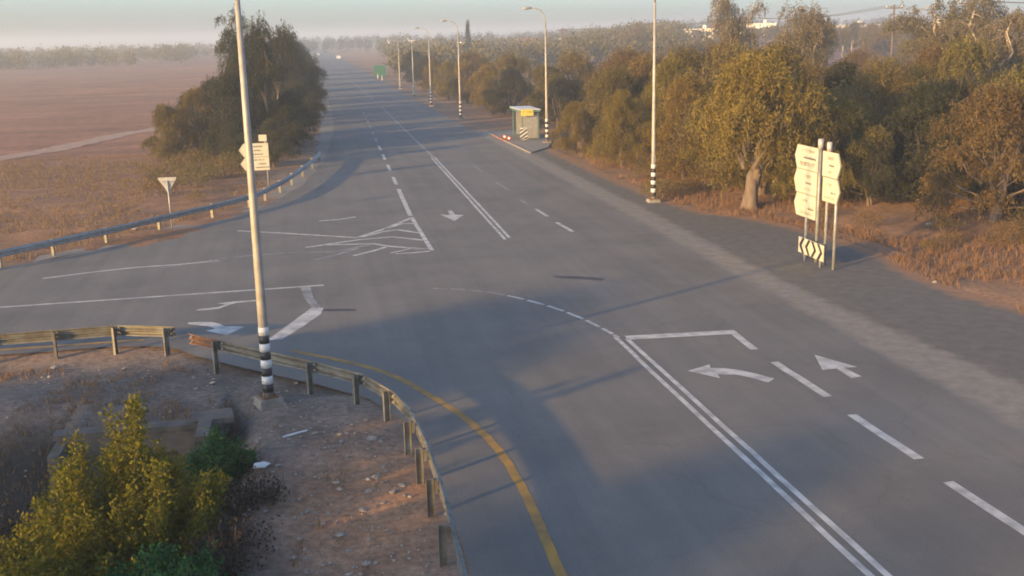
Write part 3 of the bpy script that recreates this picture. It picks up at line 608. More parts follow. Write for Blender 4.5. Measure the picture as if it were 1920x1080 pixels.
def strand_points(rng, centers, radii, per, hang, m=14):
    P_, T_, D_ = [], [], []
    for (c_, r_) in zip(centers, radii):
        k = max(6, int(per * (r_[0] * r_[1] * r_[2]) ** (2 / 3) / m)); v = rng.normal(size=(k, 3)); v[:, 2] = np.abs(v[:, 2]) * .9 - .25; v /= np.linalg.norm(v, axis=1)[:, None]
        b = np.array(c_) + v * (.35 + .65 * rng.random(k) ** .6)[:, None] * np.array(r_) * (1 + .15 * rng.normal(size=k))[:, None]
        L_ = hang * rng.uniform(.4, 1.3, k); t = np.tile(np.linspace(0, 1, m), k); out = v * np.array([1, 1, 0]) * .35 * L_[:, None]
        q = np.repeat(b, m, 0) + np.repeat(out, m, 0) * t[:, None] + np.column_stack([np.zeros((k * m, 2)), (.15 * t - 1.0 * t ** 1.6) * np.repeat(L_, m)])
        P_.append(q + rng.normal(size=q.shape) * .06); T_.append(np.clip(np.repeat(rng.normal(.45, .2, k), m) + rng.normal(0, .08, k * m) + rng.uniform(-.15, .15), 0, 1))
    return np.concatenate(P_), np.concatenate(T_)
def tree_meshes(kind, seed, leafm, barkm, h, spread, per=420, lsize=.3, trunk_r=.16, low=.12, hang=0.):
    """one tree of height h; returns (trunk mesh, crown mesh)"""
    rng = np.random.default_rng(seed); rr = random.Random(seed); tb = MB(); centers, radii = [], []
    def limb(p0, p1, r0, r1, k=4, sag=0.):
        pts = []
        for i in range(k + 1):
            t = i / k; q = p0.lerp(p1, t); j = .06 * (p1 - p0).length * (0 if i in (0, k) else 1)
            pts.append(q + Vector((rr.uniform(-j, j), rr.uniform(-j, j), rr.uniform(-j, j) * .4 + sag * math.sin(math.pi * t))))
        tb.tube(pts, [r0 + (r1 - r0) * i / k for i in range(k + 1)], 6, False); return pts
    if kind == 'gum':           # tall open crown on a pale forked trunk, hanging foliage
        fork = Vector((rr.uniform(-.3, .3), rr.uniform(-.3, .3), h * rr.uniform(.3, .4))); limb(Vector((0, 0, -.3)), fork, trunk_r, trunk_r * .75)
        for i in range(rr.randint(4, 6)):
            a_ = i * 2.1 + rr.uniform(-.5, .5); tip = Vector((math.cos(a_) * spread * rr.uniform(.25, .8), math.sin(a_) * spread * rr.uniform(.25, .8), h * rr.uniform(.68, .95)))
            pts = limb(fork, tip, trunk_r * .55, trunk_r * .15, 5, .3)
            for q in pts[2:]:
                for _ in range(2):
                    c_ = q + Vector((rr.uniform(-1, 1) * spread * .28, rr.uniform(-1, 1) * spread * .28, rr.uniform(-.5, .7))); limb(q, c_, trunk_r * .12, .012, 2)
                    s_ = rr.uniform(.45, .95) * spread / 3; centers.append(c_ - Vector((0, 0, s_ * .5))); radii.append((s_, s_, s_ * rr.uniform(1.0, 1.7)))
        droop = 1.6
    elif kind == 'bushy':       # rounded, foliage almost to the ground, feathery hanging sprays
        n = rr.randint(22, 30)
        for i in range(rr.randint(2, 4)):
            a_ = rr.uniform(0, 6.28); limb(Vector((rr.uniform(-.2, .2), rr.uniform(-.2, .2), -.3)), Vector((math.cos(a_) * spread * .3, math.sin(a_) * spread * .3, h * .6)), trunk_r, trunk_r * .4, 5)
        for i in range(n):
            t = (i + .5) / n; z = h * (low + (.92 - low) * t); prof = math.sin(math.pi * min(1, (.22 + .78 * t))) ** .7
            a_ = i * 2.4 + rr.uniform(-.5, .5); rd = spread * prof * rr.uniform(.3, 1.1); c_ = Vector((math.cos(a_) * rd, math.sin(a_) * rd, z))
            limb(Vector((c_.x * .25, c_.y * .25, z * .6)), c_, trunk_r * .3, .015, 3)
            s_ = spread * rr.uniform(.17, .38); centers.append(c_); radii.append((s_, s_, s_ * rr.uniform(.7, 1.2)))
        centers.append(Vector((0, 0, h * .9))); radii.append((spread * .3, spread * .3, h * .1)); droop = 1.1
    elif kind == 'spire':
        limb(Vector((0, 0, -.3)), Vector((0, 0, h * .9)), trunk_r, .03)
        for i in range(16):
            t = i / 15; centers.append(Vector((rr.uniform(-.1, .1), rr.uniform(-.1, .1), h * (.06 + .88 * t)))); s_ = spread * (1 - .75 * t) * rr.uniform(.85, 1.1); radii.append((s_, s_, h * .07))
        droop = -.8
    else:                       # low bush of upright sprays
        n = rr.randint(10, 14)
        for i in range(n):
            a_ = i * 2.4; rd = spread * math.sqrt((i + .5) / n) * .8; z = h * rr.uniform(.3, .8) * (1 - .45 * rd / spread); c_ = Vector((math.cos(a_) * rd, math.sin(a_) * rd, z))
            limb(Vector((c_.x * .2, c_.y * .2, -.1)), c_, .03, .008, 3); s_ = spread * rr.uniform(.24, .4); centers.append(c_); radii.append((s_, s_, min(z, h * .3)))
        droop = -.4
    P_, T_ = strand_points(rng, centers, radii, per, hang) if hang else clump_points(rng, centers, radii, per)
    V_ = leaves(len(P_), P_, lsize, droop, rng)
    keep = np.repeat(P_[:, 2] > .02, 4); T_ = T_[P_[:, 2] > .02]
    return tb.mesh('trunk', barkm, True), np_mesh('crown', V_[keep], 4, leafm, T_)
KINDS = {}
def kind(key, n, *a, **k): KINDS[key] = [tree_meshes(a[0], 100 + 17 * i + sum(map(ord, key)), *a[1:], **k) for i in range(n)]
kind('willow', 1, 'bushy', MT['lf_gold'], MT['bark'], 7.2, 3.0, per=1700, lsize=.17, hang=1.3, trunk_r=.34, low=.42)
kind('gold', 3, 'bushy', MT['lf_gold'], MT['bark'], 7.2, 3.0, per=1600, lsize=.17, hang=.9)
kind('olive', 3, 'bushy', MT['lf_olive'], MT['bark'], 7.2, 3.2, per=1500, lsize=.18, hang=.8)
kind('dark', 3, 'bushy', MT['lf_dark'], MT['bark'], 7.2, 3.2, per=1500, lsize=.18, hang=.8)
kind('rust', 2, 'bushy', MT['lf_rust'], MT['bark'], 6.3, 3.0, per=1500, lsize=.17, hang=.8)
kind('gum', 3, 'gum', MT['lf_grey'], MT['barkpale'], 12, 3.4, per=800, lsize=.17, trunk_r=.22, hang=.8)
kind('gumd', 2, 'gum', MT['lf_dark'], MT['bark'], 12, 3.4, per=1100, lsize=.17, trunk_r=.2, hang=.8)
kind('spire', 1, 'spire', MT['lf_dark'], MT['bark'], 12, 1.5, per=700, lsize=.3)
kind('scrub', 3, 'bush', MT['lf_rust'], MT['bark'], 1.5, 1.3, per=500, lsize=.13)
kind('scrubg', 2, 'bush', MT['lf_olive'], MT['bark'], 1.6, 1.3, per=500, lsize=.13)
H0 = dict(gumd=12, willow=8, gold=8, olive=8, dark=8, rust=7, gum=12, spire=12, scrub=1.5, scrubg=1.6)
NAMES = dict(gumd='tree', willow='tree', gold='tree', olive='tree', dark='tree', rust='tree', gum='gum_tree', spire='cypress_tree', scrub='bush', scrubg='bush')
CNT = {}
def plant(key, x_, y_, h, label, group, wide=1.0, rz=None):
    i = CNT.get(key, 0); CNT[key] = i + 1; tm, cm = KINDS[key][i % len(KINDS[key])]; s_ = h / H0[key]
    o = empty(NAMES[key], (x_, y_, gz(x_, y_) - .03), random.uniform(0, 6.28) if rz is None else rz, label, 'bush' if 'scrub' in key else 'tree', group); o.scale = (s_ * wide, s_ * wide, s_)
    obj('stem' if 'scrub' in key else 'trunk', tm, o); obj('foliage' if 'scrub' in key else 'crown', cm, o); return o
ORD = ['first', 'second', 'third', 'fourth', 'fifth', 'sixth', 'seventh', 'eighth', 'ninth', 'tenth', 'eleventh', 'twelfth', 'thirteenth', 'fourteenth', 'fifteenth', 'sixteenth', 'seventeenth', 'eighteenth', 'nineteenth', 'twentieth', 'twenty-first']
G1 = 'grove right of the main road'
plant('willow', 21.6, 50.5, 8.8, 'golden-green drooping tree just right of the second lamp post', G1, 1.0)
plant('gold', 22.5, 62, 7.2, 'golden bushy tree left of and behind the second lamp post', G1, .95)
plant('olive', 24.2, 55, 8.8, 'olive tree rising behind the golden drooping tree', G1, 1.0)
plant('gold', 20.6, 69.5, 6.0, 'small golden tree left of the second lamp post, lower than its neighbours', G1, .8)
plant('dark', 31.5, 51, 6.8, 'dark shaded tree right behind the yellow-lit signs', G1, 1.15)
plant('gold', 29.5, 53.5, 5.2, 'small yellow-green tree between the signs and the dark tree', G1, .8)
plant('olive', 26.8, 51.5, 6.2, 'olive tree left of the signs with foliage hanging to the ground', G1, 1.0)
plant('gold', 33.6, 48.6, 5.0, 'low golden tree right of the dark shaded tree', G1, .95)
plant('olive', 28.2, 61, 7.8, 'olive tree filling the gap behind the dead branch', G1, 1.0)
plant('gold', 19.6, 78.5, 4.6, 'low golden tree nearest the bus shelter', G1, .9)
plant('rust', 30.5, 43.5, 6.9, 'orange-brown tree at the right edge of the frame', G1, 1.05)
plant('olive', 36, 47, 8.2, 'broad olive tree behind the orange-brown tree at the right edge', G1, 1.1)
plant('gum', 37.0, 91, 12.8, 'thin tall gum tree with pale branches against the sky', G1, .75)
plant('gum', 42.0, 86, 12.6, 'tall dense gum tree with pale forked branches, right of the thin one', G1, 1.0)
plant('gum', 46.5, 72, 12.6, 'tall gum tree at the top right corner of the view', G1, 1.15)
plant('gum', 43.5, 62, 10.6, 'gum tree in front of the top right corner gum', G1, 1.2)
plant('olive', 38, 58, 9.0, 'tall olive tree between the dark tree and the corner gums', G1, 1.0)
for i, (k_, x_, y_, h) in enumerate((('rust', 26.5, 65, 8.6), ('olive', 30, 66, 8.4), ('dark', 34, 65, 7.8), ('rust', 30, 76, 8.8), ('olive', 35, 76, 8.6), ('olive', 27, 75, 8.6), ('gold', 24.5, 71, 8.0), ('dark', 27.6, 58.5, 6.4), ('dark', 35.5, 55.5, 6.6), ('dark', 28, 50, 4.2), ('rust', 33.5, 59, 7.6), ('olive', 41, 53, 8.4), ('olive', 22.6, 78, 7.0), ('rust', 26, 81, 8.0), ('dark', 38.5, 67, 7.2), ('rust', 43, 69, 8.2), ('dark', 33, 46.5, 5.2), ('olive', 39, 49.5, 7.6), ('gold', 23.4, 58.2, 6.2), ('gold', 24.9, 50.8, 4.6))):
    plant(k_, x_, y_, h, '%s tree, counting inwards, of the clump behind the golden front trees' % ORD[i], G1)
G2 = 'tree belt behind the bus shelter'
for i, (k_, x_, y_, h, w_) in enumerate((('olive', 25, 85, 6.6, 1.1), ('dark', 25.5, 93, 5.6, 1.1), ('dark', 23.5, 100, 5.4, 1.1), ('rust', 29, 96, 8, 1.1), ('olive', 24.5, 110, 6.4, 1.1), ('dark', 22.5, 119, 5.8, 1.1), ('rust', 28, 112, 7.6, 1.1), ('gold', 21.5, 128, 6.2, 1.0), ('rust', 25, 134, 7.2, 1.1), ('rust', 21, 143, 6, 1.0), ('gold', 20, 153, 6.2, 1), ('rust', 24, 160, 7.2, 1.2), ('olive', 20, 170, 6, 1), ('dark', 20.5, 186, 6.4, 1.1), ('dark', 20.5, 205, 7, 1.1))):
    plant(k_, x_, y_, h, '%s tree from the shelter in the roadside belt beyond the bus shelter' % ORD[i], G2, w_)
G4 = 'trees behind the grove'
for i in range(20):
    y_ = 108 + i * 11; x_ = y_ * random.uniform(.30, .62); k_ = random.choice(['rust', 'olive', 'olive', 'rust', 'gum']); h = random.uniform(6.5, 8.2) if k_ != 'gum' else 8.5
    plant(k_, x_, y_, h, '%s nearest of the hazy trees spread behind the right grove' % ORD[i], G4, 1.2)
G3 = 'dark tree row left of the main road'
for i, (k_, x_, y_, h, w_) in enumerate((('olive', -10.6, 86, 4.8, .9), ('olive', -8.4, 88, 6.0, .9), ('dark', -5.8, 86, 7.2, .9), ('gumd', -3.3, 89, 11.0, .75), ('gumd', -5.2, 97, 11.2, .8), ('dark', -3.6, 93, 6.8, .95), ('gumd', -2.6, 109, 10.6, .9), ('dark', -2.6, 119, 9.6, .9), ('dark', -2.2, 131, 9.6, .9), ('dark', -1.8, 149, 9.7, .9), ('dark', -1.8, 166, 9.7, .9), ('dark', -1.8, 186, 9.7, 1), ('dark', -2, 208, 8.8, 1), ('dark', -2, 234, 8.8, 1), ('dark', -2, 264, 8.8, 1.1), ('dark', -2, 300, 8.8, 1.2), ('dark', -2.2, 345, 8.8, 1.3), ('dark', -2.5, 400, 8.8, 1.4))):
    plant(k_, x_, y_, h, '%s tree, counting away from us, of the dark row left of the road' % ORD[i], G3, w_ * 1.05)
for i, (x_, y_, h, w_) in enumerate(((-2.6, 79, 4.0, 1.0), (-1.9, 86, 4.6, 1.0), (-1.4, 95, 5.2, 1.0), (-1.0, 104, 5.6, 1.0), (-.7, 114, 5.8, 1.0), (-.5, 126, 6, 1), (-.3, 140, 6, 1), (-.2, 156, 6, 1), (-7.4, 92, 6.6, 1.1), (-9.4, 96, 5.6, 1.1), (-5.2, 80, 3.6, 1.0))):
    plant('dark', x_, y_, h, '%s of the low dark trees filling the foot of the left row' % ORD[i], 'low trees at the foot of the left row', w_)
plant('spire', 45, 300, 12.6, 'dark pointed cypress on the skyline above the bus shelter', 'skyline trees')
# trees out of the frame on the left that shade the near corner
G5 = 'windbreak at the near left'
for i, (x_, y_, h) in enumerate(((-36, 9.0, 10.8), (-37, 6.9, 11.2), (-36, 4.8, 10.8), (-36, -6.9, 11.4), (-37, -12.5, 11.2), (-36, -17, 11.4), (-37, -22, 11.2), (-36, -27, 11.4), (-46, 7.0, 8.0))):
    plant(['dark', 'olive'][i % 2], x_, y_, h, '%s windbreak tree left of the frame, counting from the side road' % ORD[i], G5, .95)
# low scrub
G6 = 'dry scrub on the right verge'
spots = [(20.5, 57, 1.1), (22.2, 57.8, 1.6), (19.8, 63.5, .9), (21.5, 66.5, 1.5), (20.2, 75, 1.2), (22, 79.5, 1.5), (18.6, 55.6, 1.5), (24, 47.6, .9), (25.2, 45, 1.0), (27.5, 42.5, 1.0), (28.6, 39.5, 1.3), (26.6, 40.5, .8), (30.2, 37.5, 1.6), (24.8, 39.2, .7), (27.8, 34.5, .9), (31, 40.6, 1.8)]
for i, (x_, y_, h) in enumerate(spots): plant('scrub' if i % 3 else 'scrubg', x_, y_, h, '%s clump of low dry scrub on the red verge, counting from the left' % ORD[i], G6)
G7 = 'scrub by the left field'
for i, (x_, y_, h) in enumerate(((-8.8, 66, 1.5), (-7.2, 70, 1.8), (-6.5, 63, .9), (-9.5, 72, 2.0), (-5.6, 74, 2.0), (-4.6, 79, 2.2), (-2.8, 84, 2.2), (-8, 78, 2.2))): plant('scrubg' if i % 2 else 'scrub', x_, y_, h, '%s brown bush at the foot of the dark left trees' % ORD[i], G7)

# arched dead branch among the grove
db = empty('dead_tree', (24.6, 54, gz(24.6, 54)), 0, 'bare whitish dead tree with an arched branch in front of the grove', 'tree')
MB().tube([(0, 0, -.2), (.05, 0, 1.8), (.2, -.1, 3.4), (.55, -.1, 4.9), (.85, 0, 5.9), (.95, .1, 6.7)], [.16, .15, .13, .11, .06, .025], 7).build('trunk', MT['deadwood'], db, True)
MB().tube([(.45, -.1, 4.5), (.95, -.1, 4.95), (1.6, -.1, 5.2), (2.2, -.1, 5.1), (2.7, -.1, 4.6), (2.95, -.1, 4.0)], [.09, .08, .07, .06, .045, .025], 6).build('branch', MT['deadwood'], db, True)
MB().tube([(.6, -.1, 5.1), (.9, -.2, 5.6), (.8, -.3, 6.2)], [.07, .05, .02], 6).build('branch', MT['deadwood'], db, True)

# near shrub in the ditch: leafy shoots
def shoots(name, base, n, h, spread, leafm, barkm, per_m, lsize, label, cat, seed, lean=.35, tops=None, droop=-.3, side=.16):
    rr = random.Random(seed); rng = np.random.default_rng(seed); root = empty(name, base, 0, label, cat); tb = MB(); P_ = []
    for i in range(n):
        a_ = rr.uniform(0, 6.28); rd = spread * math.sqrt(rr.random()); b0 = Vector((math.cos(a_) * rd * .35, math.sin(a_) * rd * .35, -.2)); hh = h * rr.uniform(.45, 1) * (1 - .45 * rd / spread)
        tip = Vector((math.cos(a_) * rd, math.sin(a_) * rd, hh)); k = 6; pts = []
        for j in range(k + 1):
            t = j / k; pts.append(b0.lerp(tip, t) + Vector((rr.uniform(-.05, .05), rr.uniform(-.05, .05), lean * math.sin(math.pi * t) * .3)))
        tb.tube(pts, [.03 - .024 * j / k for j in range(k + 1)], 5, False)
        m_ = int(per_m * hh); t = rng.uniform(.25, 1.02, m_) * k; j = np.clip(t.astype(int), 0, k - 1); f = (t - j)[:, None]; pa = np.array([tuple(p) for p in pts])
        q = pa[j] * (1 - f) + pa[j + 1] * f; P_.append(q + rng.normal(size=(m_, 3)) * side * (1.15 - .6 * (t / k))[:, None])
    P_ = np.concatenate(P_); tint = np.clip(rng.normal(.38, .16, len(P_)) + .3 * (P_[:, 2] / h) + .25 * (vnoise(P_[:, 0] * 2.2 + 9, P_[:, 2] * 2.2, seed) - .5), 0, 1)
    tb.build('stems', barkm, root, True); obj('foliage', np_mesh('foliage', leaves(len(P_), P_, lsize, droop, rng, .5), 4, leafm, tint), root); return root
zb = gz(-4.2, 19)
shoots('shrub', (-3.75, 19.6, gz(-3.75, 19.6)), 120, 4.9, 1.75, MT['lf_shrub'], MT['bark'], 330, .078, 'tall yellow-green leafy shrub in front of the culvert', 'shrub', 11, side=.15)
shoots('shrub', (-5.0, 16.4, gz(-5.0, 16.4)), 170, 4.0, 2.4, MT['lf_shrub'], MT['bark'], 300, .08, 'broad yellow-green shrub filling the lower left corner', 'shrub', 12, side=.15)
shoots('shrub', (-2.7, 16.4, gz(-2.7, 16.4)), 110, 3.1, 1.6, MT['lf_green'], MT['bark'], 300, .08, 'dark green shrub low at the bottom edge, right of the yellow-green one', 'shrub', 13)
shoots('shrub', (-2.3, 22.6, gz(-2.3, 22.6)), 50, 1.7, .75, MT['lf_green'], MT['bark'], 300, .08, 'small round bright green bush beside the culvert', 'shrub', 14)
shoots('shrub', (-2.5, 20.6, gz(-2.5, 20.6)), 14, 1.9, .35, MT['lf_shrub'], MT['bark'], 130, .08, 'slim yellow-green sapling in front of the small round green bush', 'shrub', 15)
shoots('brushwood', (-1.75, 20.6, gz(-1.75, 20.6)), 36, .7, .85, MT['brush'], MT['bark'], 90, .08, 'grey-brown dry brush on the ditch edge right of the shrubs', 'brush', 16)
shoots('brushwood', (-1.8, 18.3, gz(-1.8, 18.3)), 40, 1.0, .9, MT['brush'], MT['bark'], 90, .08, 'taller dry brush on the ditch edge near the bottom of the view', 'brush', 18)
shoots('brushwood', (-7.4, 22.8, gz(-7.4, 22.8)), 80, 1.1, 2.0, MT['brush'], MT['bark'], 110, .14, 'dry brown brush at the left edge inside the dark ditch', 'brush', 17)

# dry grass
def tufts(name, region, n, hmin, hmax, label, seed, blades=7):
    rng = np.random.default_rng(seed); P_ = []
    while sum(map(len, P_)) < n:
        x_, y_ = region(rng, n); P_.append(np.stack([x_, y_], 1))
    P_ = np.concatenate(P_)[:n]; dens = vnoise(P_[:, 0] * .35, P_[:, 1] * .35, seed); P_ = P_[dens > .35]
    z = ground_z(P_[:, 0], P_[:, 1]); B_ = np.repeat(np.column_stack([P_, z]), blades, 0); k = len(B_)
    B_[:, :2] += rng.normal(size=(k, 2)) * .09; hh = rng.uniform(hmin, hmax, k); d = rng.normal(size=(k, 2)) * .35 * hh[:, None]; wv = rng.normal(size=(k, 2)); wv /= np.linalg.norm(wv, axis=1)[:, None]; wv *= .012 + .02 * hh[:, None]
    top = B_ + np.column_stack([d, hh]); a_ = B_.copy(); b_ = B_.copy(); a_[:, :2] += wv; b_[:, :2] -= wv; a_[:, 2] -= .03; b_[:, 2] -= .03
    V_ = np.stack([a_, b_, top], 1).reshape(-1, 3); o = obj(name, np_mesh(name, V_, 3, MT['straw'], np.clip(rng.normal(.5, .25, k), 0, 1))); tag(o, label, 'grass', kind='stuff')
def reg_right(rng, n):
    y_ = rng.uniform(24, 84, n); x_ = 18.5 + rng.gamma(1.6, 5, n); ok = x_ > np.interp(y_, [24, 30, 35, 38, 42, 45, 48, 50, 54, 66, 84], [22.3, 21.6, 21.5, 22.1, 22.0, 21.6, 20.8, 19.2, 18.3, 18.3, 20.4]); return x_[ok], y_[ok]
def reg_left(rng, n):
    y_ = rng.uniform(48, 92, n); x_ = -rng.uniform(3, 34, n); lim = np.interp(y_, [46, 48.5, 50.8, 53.6, 56.7, 59.6, 62, 68, 81, 95], [-13.4, -11.8, -10, -8.1, -5.9, -4.2, -3.4, -2, -.4, 0]); ok = x_ < lim; return x_[ok], y_[ok]
def reg_near(rng, n):
    y_ = rng.uniform(16, 31.5, n); x_ = rng.uniform(-14, .8, n); lim = np.interp(y_, [16, 23, 26, 27.5, 30, 31.5], [1.4, 1.2, 0, -1, -3.3, -5]); ok = (x_ < lim) & ((x_ < -2.2) | (rng.random(len(x_)) < .12)); return x_[ok], y_[ok]
tufts('dry_grass', reg_right, 9000, .08, .34, 'dry straw-coloured grass on the red earth under the right grove', 21)
tufts('dry_grass', reg_left, 9000, .05, .24, 'dry stubble grass on the brown field left of the side road', 22)
tufts('dry_grass', reg_near, 2600, .05, .2, 'sparse dry grass on the stony verge and ditch banks', 23)

# ------------------------------------------------------------------ stones and litter
def stone_geo(rng, r):
    v = np.array([(1, 0, 0), (-1, 0, 0), (0, 1, 0), (0, -1, 0), (0, 0, 1), (0, 0, -1), (.6, .6, .5), (-.6, .6, .5), (-.6, -.6, .5), (.6, -.6, .5)], float)
    v *= rng.uniform(.7, 1.25, (len(v), 1)) * r * np.array([1.2, .9, .65]); return v
SF = [(0, 6, 9), (0, 2, 6), (2, 7, 6), (2, 1, 7), (1, 8, 7), (1, 3, 8), (3, 9, 8), (3, 0, 9), (6, 7, 4), (7, 8, 4), (8, 9, 4), (9, 6, 4), (0, 5, 2), (2, 5, 1), (1, 5, 3), (3, 5, 0)]
rng = np.random.default_rng(5); b = MB(); cnt = 0
while cnt < 1400:
    x_ = rng.uniform(-8, 1.9); y_ = rng.uniform(14, 31.5)
    if rng.random() > (.2 + .8 * math.exp(-((x_ - .4) ** 2 / 3 + (y_ - 20) ** 2 / 40))): continue
    if x_ > np.interp(y_, [14, 23, 26, 27.5, 30, 31.5], [1.8, 1.5, .4, -.7, -3, -4.6]): continue
    v = stone_geo(rng, rng.gamma(1.6, .011) + .008); a_ = rng.uniform(0, 6.28); ca, sa = math.cos(a_), math.sin(a_); v = np.column_stack([v[:, 0] * ca - v[:, 1] * sa, v[:, 0] * sa + v[:, 1] * ca, v[:, 2]]); b.add(v + np.array([x_, y_, gz(x_, y_) + .005]), SF); cnt += 1
tag(b.build('gravel', MT['stone']), 'loose pale gravel scattered over the verge inside the guardrail', 'gravel', kind='stuff')
STN = [(-5.6, 30.8, .07, 'below the left posts of the near guardrail'), (-3.0, 28.9, .08, 'between the near guardrail and the lamp post'), (-7.6, 31.4, .1, 'at the foot of the leftmost guardrail post'), (-.75, 28.2, .05, 'just behind the guardrail right of the lamp post'), (.4, 22.2, .06, 'on the earth tinted orange like sunlight by the guardrail bend'), (.1, 20.9, .07, 'in the middle of the earth tinted orange like sunlight'), (1.2, 20.2, .06, 'against the guardrail beside the earth tinted orange like sunlight'), (.5, 17.4, .08, 'near the bottom edge inside the guardrail'), (-8.6, 54.2, .16, 'beside the far guardrail left of the give-way sign'), (21.5, 33.6, .1, 'on the dark shoulder right of the signs'), (27.8, 44.2, .14, 'on the red earth under the orange-brown tree')]
for i, (x_, y_, r_, t_) in enumerate(STN):
    v = stone_geo(rng, r_); o = MB().add(v, SF).build('stone', MT['stone']); o.location = (x_, y_, gz(x_, y_) + r_ * .3 + (.04 if y_ > 50 else 0)); tag(o, 'pale stone lying ' + t_, 'stone', 'loose stones')
st = MB().prism([(-.32, -.03), (.3, -.035), (.33, .02), (.05, .035), (-.3, .03)], (0, 0, .02), (1, 0, 0), (0, 1, 0), .025).build('plastic_strip', MT['litter']); st.location = (-.75, 23.9, gz(-.75, 23.9) + .02); st.rotation_euler.z = R(28); tag(st, 'broken white plastic strip on the verge right of the green bush', 'litter')
st = MB().prism([(-.16, -.07), (.08, -.1), (.2, .02), (.05, .09), (-.14, .06)], (0, 0, .03), (1, 0, 0), (0, 1, .3), .03).build('litter_bag', MT['litter']); st.location = (-1.45, 22.0, gz(-1.45, 22) + .04); tag(st, 'crumpled white litter on the ditch edge beside the dry brush', 'litter')

# ------------------------------------------------------------------ town on the rise to the right
def house(x_, y_, wd, dp, ht, rz, wall, roof, label, gable=False, wins=4):
    z = gz(x_, y_); r = empty('house', (x_, y_, z), rz, label, 'house', 'houses on the skyline')
    wl = MB().box((0, 0, ht / 2 - .3), (wd, dp, ht + .6)).build('wall', MT[wall], r)
    if gable:
        b = MB(); b.add([(-wd / 2 - .4, -dp / 2 - .4, ht), (wd / 2 + .4, -dp / 2 - .4, ht), (wd / 2 + .4, dp / 2 + .4, ht), (-wd / 2 - .4, dp / 2 + .4, ht), (-wd / 2 * .6, 0, ht + 1.9), (wd / 2 * .6, 0, ht + 1.9)], [(0, 1, 5, 4), (1, 2, 5), (2, 3, 4, 5), (3, 0, 4), (3, 2, 1, 0)]); b.build('roof', MT[roof], r)
    else:
        rf = MB().box((0, 0, ht + .1), (wd + .5, dp + .5, .3)).build('roof', MT[roof], r)
        MB().box((wd * .2, 0, ht + .85), (1.1, 1.1, 1.2)).build('water_tank', MT['bandw'], rf)
    for i in range(wins):
        u = -wd / 2 + wd * (i + .5) / wins
        wn = MB().box((u, -dp / 2 - .01, ht * .58), (min(1.5, wd / wins * .5), .06, 1.2)).build('window', MT['glass'], r); MB().box((u, -dp / 2 - .06, ht * .58 - .66), (min(1.7, wd / wins * .6), .14, .1)).build('sill', MT['bandw'], wn)
    return r
def bear(px_, d): # place at a bearing (ratio x/y) and depth
    return px_ * d, d
for rt, d, wd, dp, ht, wall, roof, lb, gb in ((.372, 360, 11, 8, 3.6, 'plaster', 'rooflight', 'pale flat-roofed house on the skyline left of the thin gum tree', False), (.394, 375, 7, 7, 3.4, 'plasterw', 'roofred', 'small white house with red roof left of the thin gum tree', True), (.432, 390, 14, 8, 4.6, 'plasterw', 'rooflight', 'white house on the skyline between the two tall gum trees', False),
                                          (.53, 360, 17, 9, 3.4, 'plaster', 'rooflight', 'long pale flat building on the skyline right of the dense gum', False), (.585, 300, 12, 8, 3.8, 'plaster', 'rooflight', 'yellow-lit flat house at the right end of the long pale building', False), (.64, 340, 10, 8, 4.6, 'plaster', 'rooflight', 'two-storey white building behind the utility poles', False),
                                          (.155, 520, 16, 9, 5.0, 'plasterw', 'rooflight', 'pale house on the skyline right of the cypress', False), (.205, 500, 12, 9, 4.5, 'plasterw', 'roofred', 'small white house left of the bus shelter lamp on the skyline', True), (.245, 470, 12, 8, 4.2, 'plaster', 'rooflight', 'pale house on the skyline right of the bus shelter lamp', False), (.09, 640, 16, 9, 6, 'plasterw', 'rooflight', 'white house far on the skyline left of the cypress', False)):
    x_, y_ = bear(rt, d); house(x_, y_, wd, dp, ht, random.uniform(-.5, .1), wall, roof, lb, gb)
# utility poles and wires
UP = [(.42, 215), (.575, 160), (.655, 150), (.90, 140)]
tops = []
for i, (rt, d) in enumerate(UP):
    x_, y_ = bear(rt, d); z = gz(x_, y_); hgt_ = [10.3, 11.9 - z, 12.2 - z, 13][i]
    u = empty('utility_pole', (x_, y_, z), R(-20), ['far utility pole between the gum trees', 'left utility pole with crossarm at the top right', 'right utility pole with crossarm at the top right', 'utility pole past the right edge of the frame'][i], 'utility pole', 'utility poles behind the grove')
    MB().tube([(0, 0, -.4), (0, 0, hgt_)], [.2, .13], 8).build('pole', MT['wood'], u, True); ca_ = MB().box((0, 0, hgt_ - .5), (2.6, .16, .2)).build('crossarm', MT['wood'], u)
    for s_ in (-1.15, 0, 1.15): MB().tube([(s_, 0, hgt_ - .4), (s_, 0, hgt_ - .1)], [.09, .06], 6).build('insulator', MT['bandw'], ca_)
    tops.append([Vector((x_, y_, z)) + Matrix.Rotation(R(-20), 3, 'Z') @ Vector((s_, 0, hgt_ - .1)) for s_ in (-1.15, 0, 1.15)])
tops.insert(0, [Vector((62 + s_, 260, 9.6)) for s_ in (-1.15, 0, 1.15)])
for i in range(len(tops) - 1):
    for j in range(3):
        a_, b_ = tops[i][j], tops[i + 1][j]; pts = [a_.lerp(b_, t / 12) - Vector((0, 0, 1.0 * math.sin(math.pi * t / 12))) for t in range(13)]
        o = MB().tube(pts, .035, 4).build('power_line', MT['wire']); tag(o, '%s wire of the %s span of the overhead power line, top right' % (['left', 'middle', 'right'][j], ORD[i]), 'power line', 'overhead power lines')
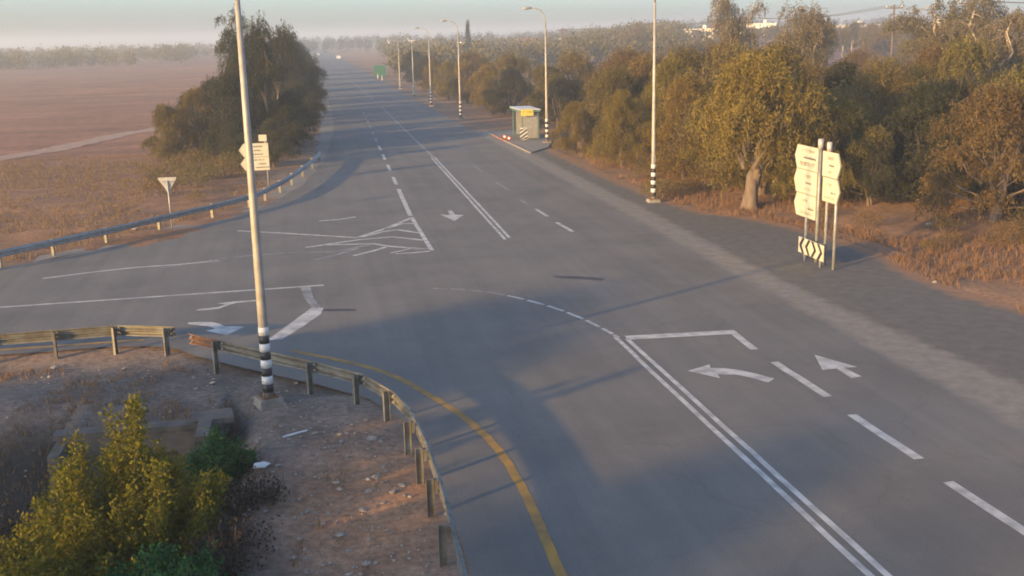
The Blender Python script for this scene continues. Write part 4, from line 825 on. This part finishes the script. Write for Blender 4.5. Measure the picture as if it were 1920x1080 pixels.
x_, y_ = 62, 260; u = empty('utility_pole', (x_, y_, gz(x_, y_)), 0, 'farthest utility pole, left of the thin gum tree on the skyline', 'utility pole', 'utility poles behind the grove'); MB().tube([(0, 0, -.4), (0, 0, 9.7 - gz(x_, y_))], [.2, .13], 8).build('pole', MT['wood'], u, True); MB().box((0, 0, 9.3 - gz(x_, y_)), (2.6, .16, .2)).build('crossarm', MT['wood'], u)

# far wooded skyline, one mass
def wood_mass(name, n, f, label, seed, leafm):
    rng = np.random.default_rng(seed); cs, rs = [], []
    for i in range(n):
        x_, y_, h = f(rng); z = gz(x_, y_); s_ = rng.uniform(2, 4.2); cs.append((x_, y_, z + h * .55)); rs.append((s_, s_, h * .5))
    P_, T_ = clump_points(rng, cs, rs, 26, .5); o = obj(name, np_mesh(name, leaves(len(P_), P_, .85, .2, rng, .6), 4, leafm, T_)); tag(o, label, 'trees', kind='stuff')
def f1(r): d = r.uniform(240, 620); t = r.uniform(.06, .34); return t * d + 6, d, r.uniform(4, 7.2)
def f2(r): d = r.uniform(600, 1500); t = r.uniform(-.05, .75); return t * d + 25, d, r.uniform(5, 9) + d * .001
def f3(r): d = r.uniform(420, 900); t = r.uniform(-.42, -.03); return t * d, d, r.uniform(4, 7.5)
def f4(r): d = r.uniform(230, 420); t = r.uniform(.32, .8); return t * d, d, r.uniform(3.0, 5.0)
wood_mass('far_trees', 420, f1, 'hazy belt of far trees along the right side of the main road', 31, MT['lf_olive'])
wood_mass('far_trees', 700, f2, 'blue-grey wooded skyline in the haze', 32, MT['lf_dark'])
wood_mass('far_trees', 320, f3, 'hazy green trees along the far edge of the left field', 33, MT['lf_olive'])
wood_mass('far_trees', 160, f4, 'scattered far trees around the houses on the right rise', 34, MT['lf_olive'])

# ------------------------------------------------------------------ haze
hm = bpy.data.materials.new('haze'); hm.use_nodes = True; N = hm.node_tree.nodes; N.clear()
pvn = N.new('ShaderNodeVolumePrincipled'); pvn.inputs['Color'].default_value = (.76, .88, 1, 1); pvn.inputs['Density'].default_value = .00105; pvn.inputs['Anisotropy'].default_value = .2
ho = N.new('ShaderNodeOutputMaterial'); hm.node_tree.links.new(pvn.outputs[0], ho.inputs['Volume'])
zt, zb_ = 22., -4.
tag(MB().box((0, 0, (zt + zb_) / 2), (17000, 17000, zt - zb_)).build('haze', hm), 'thin evening haze over the whole scene', 'haze', kind='stuff')
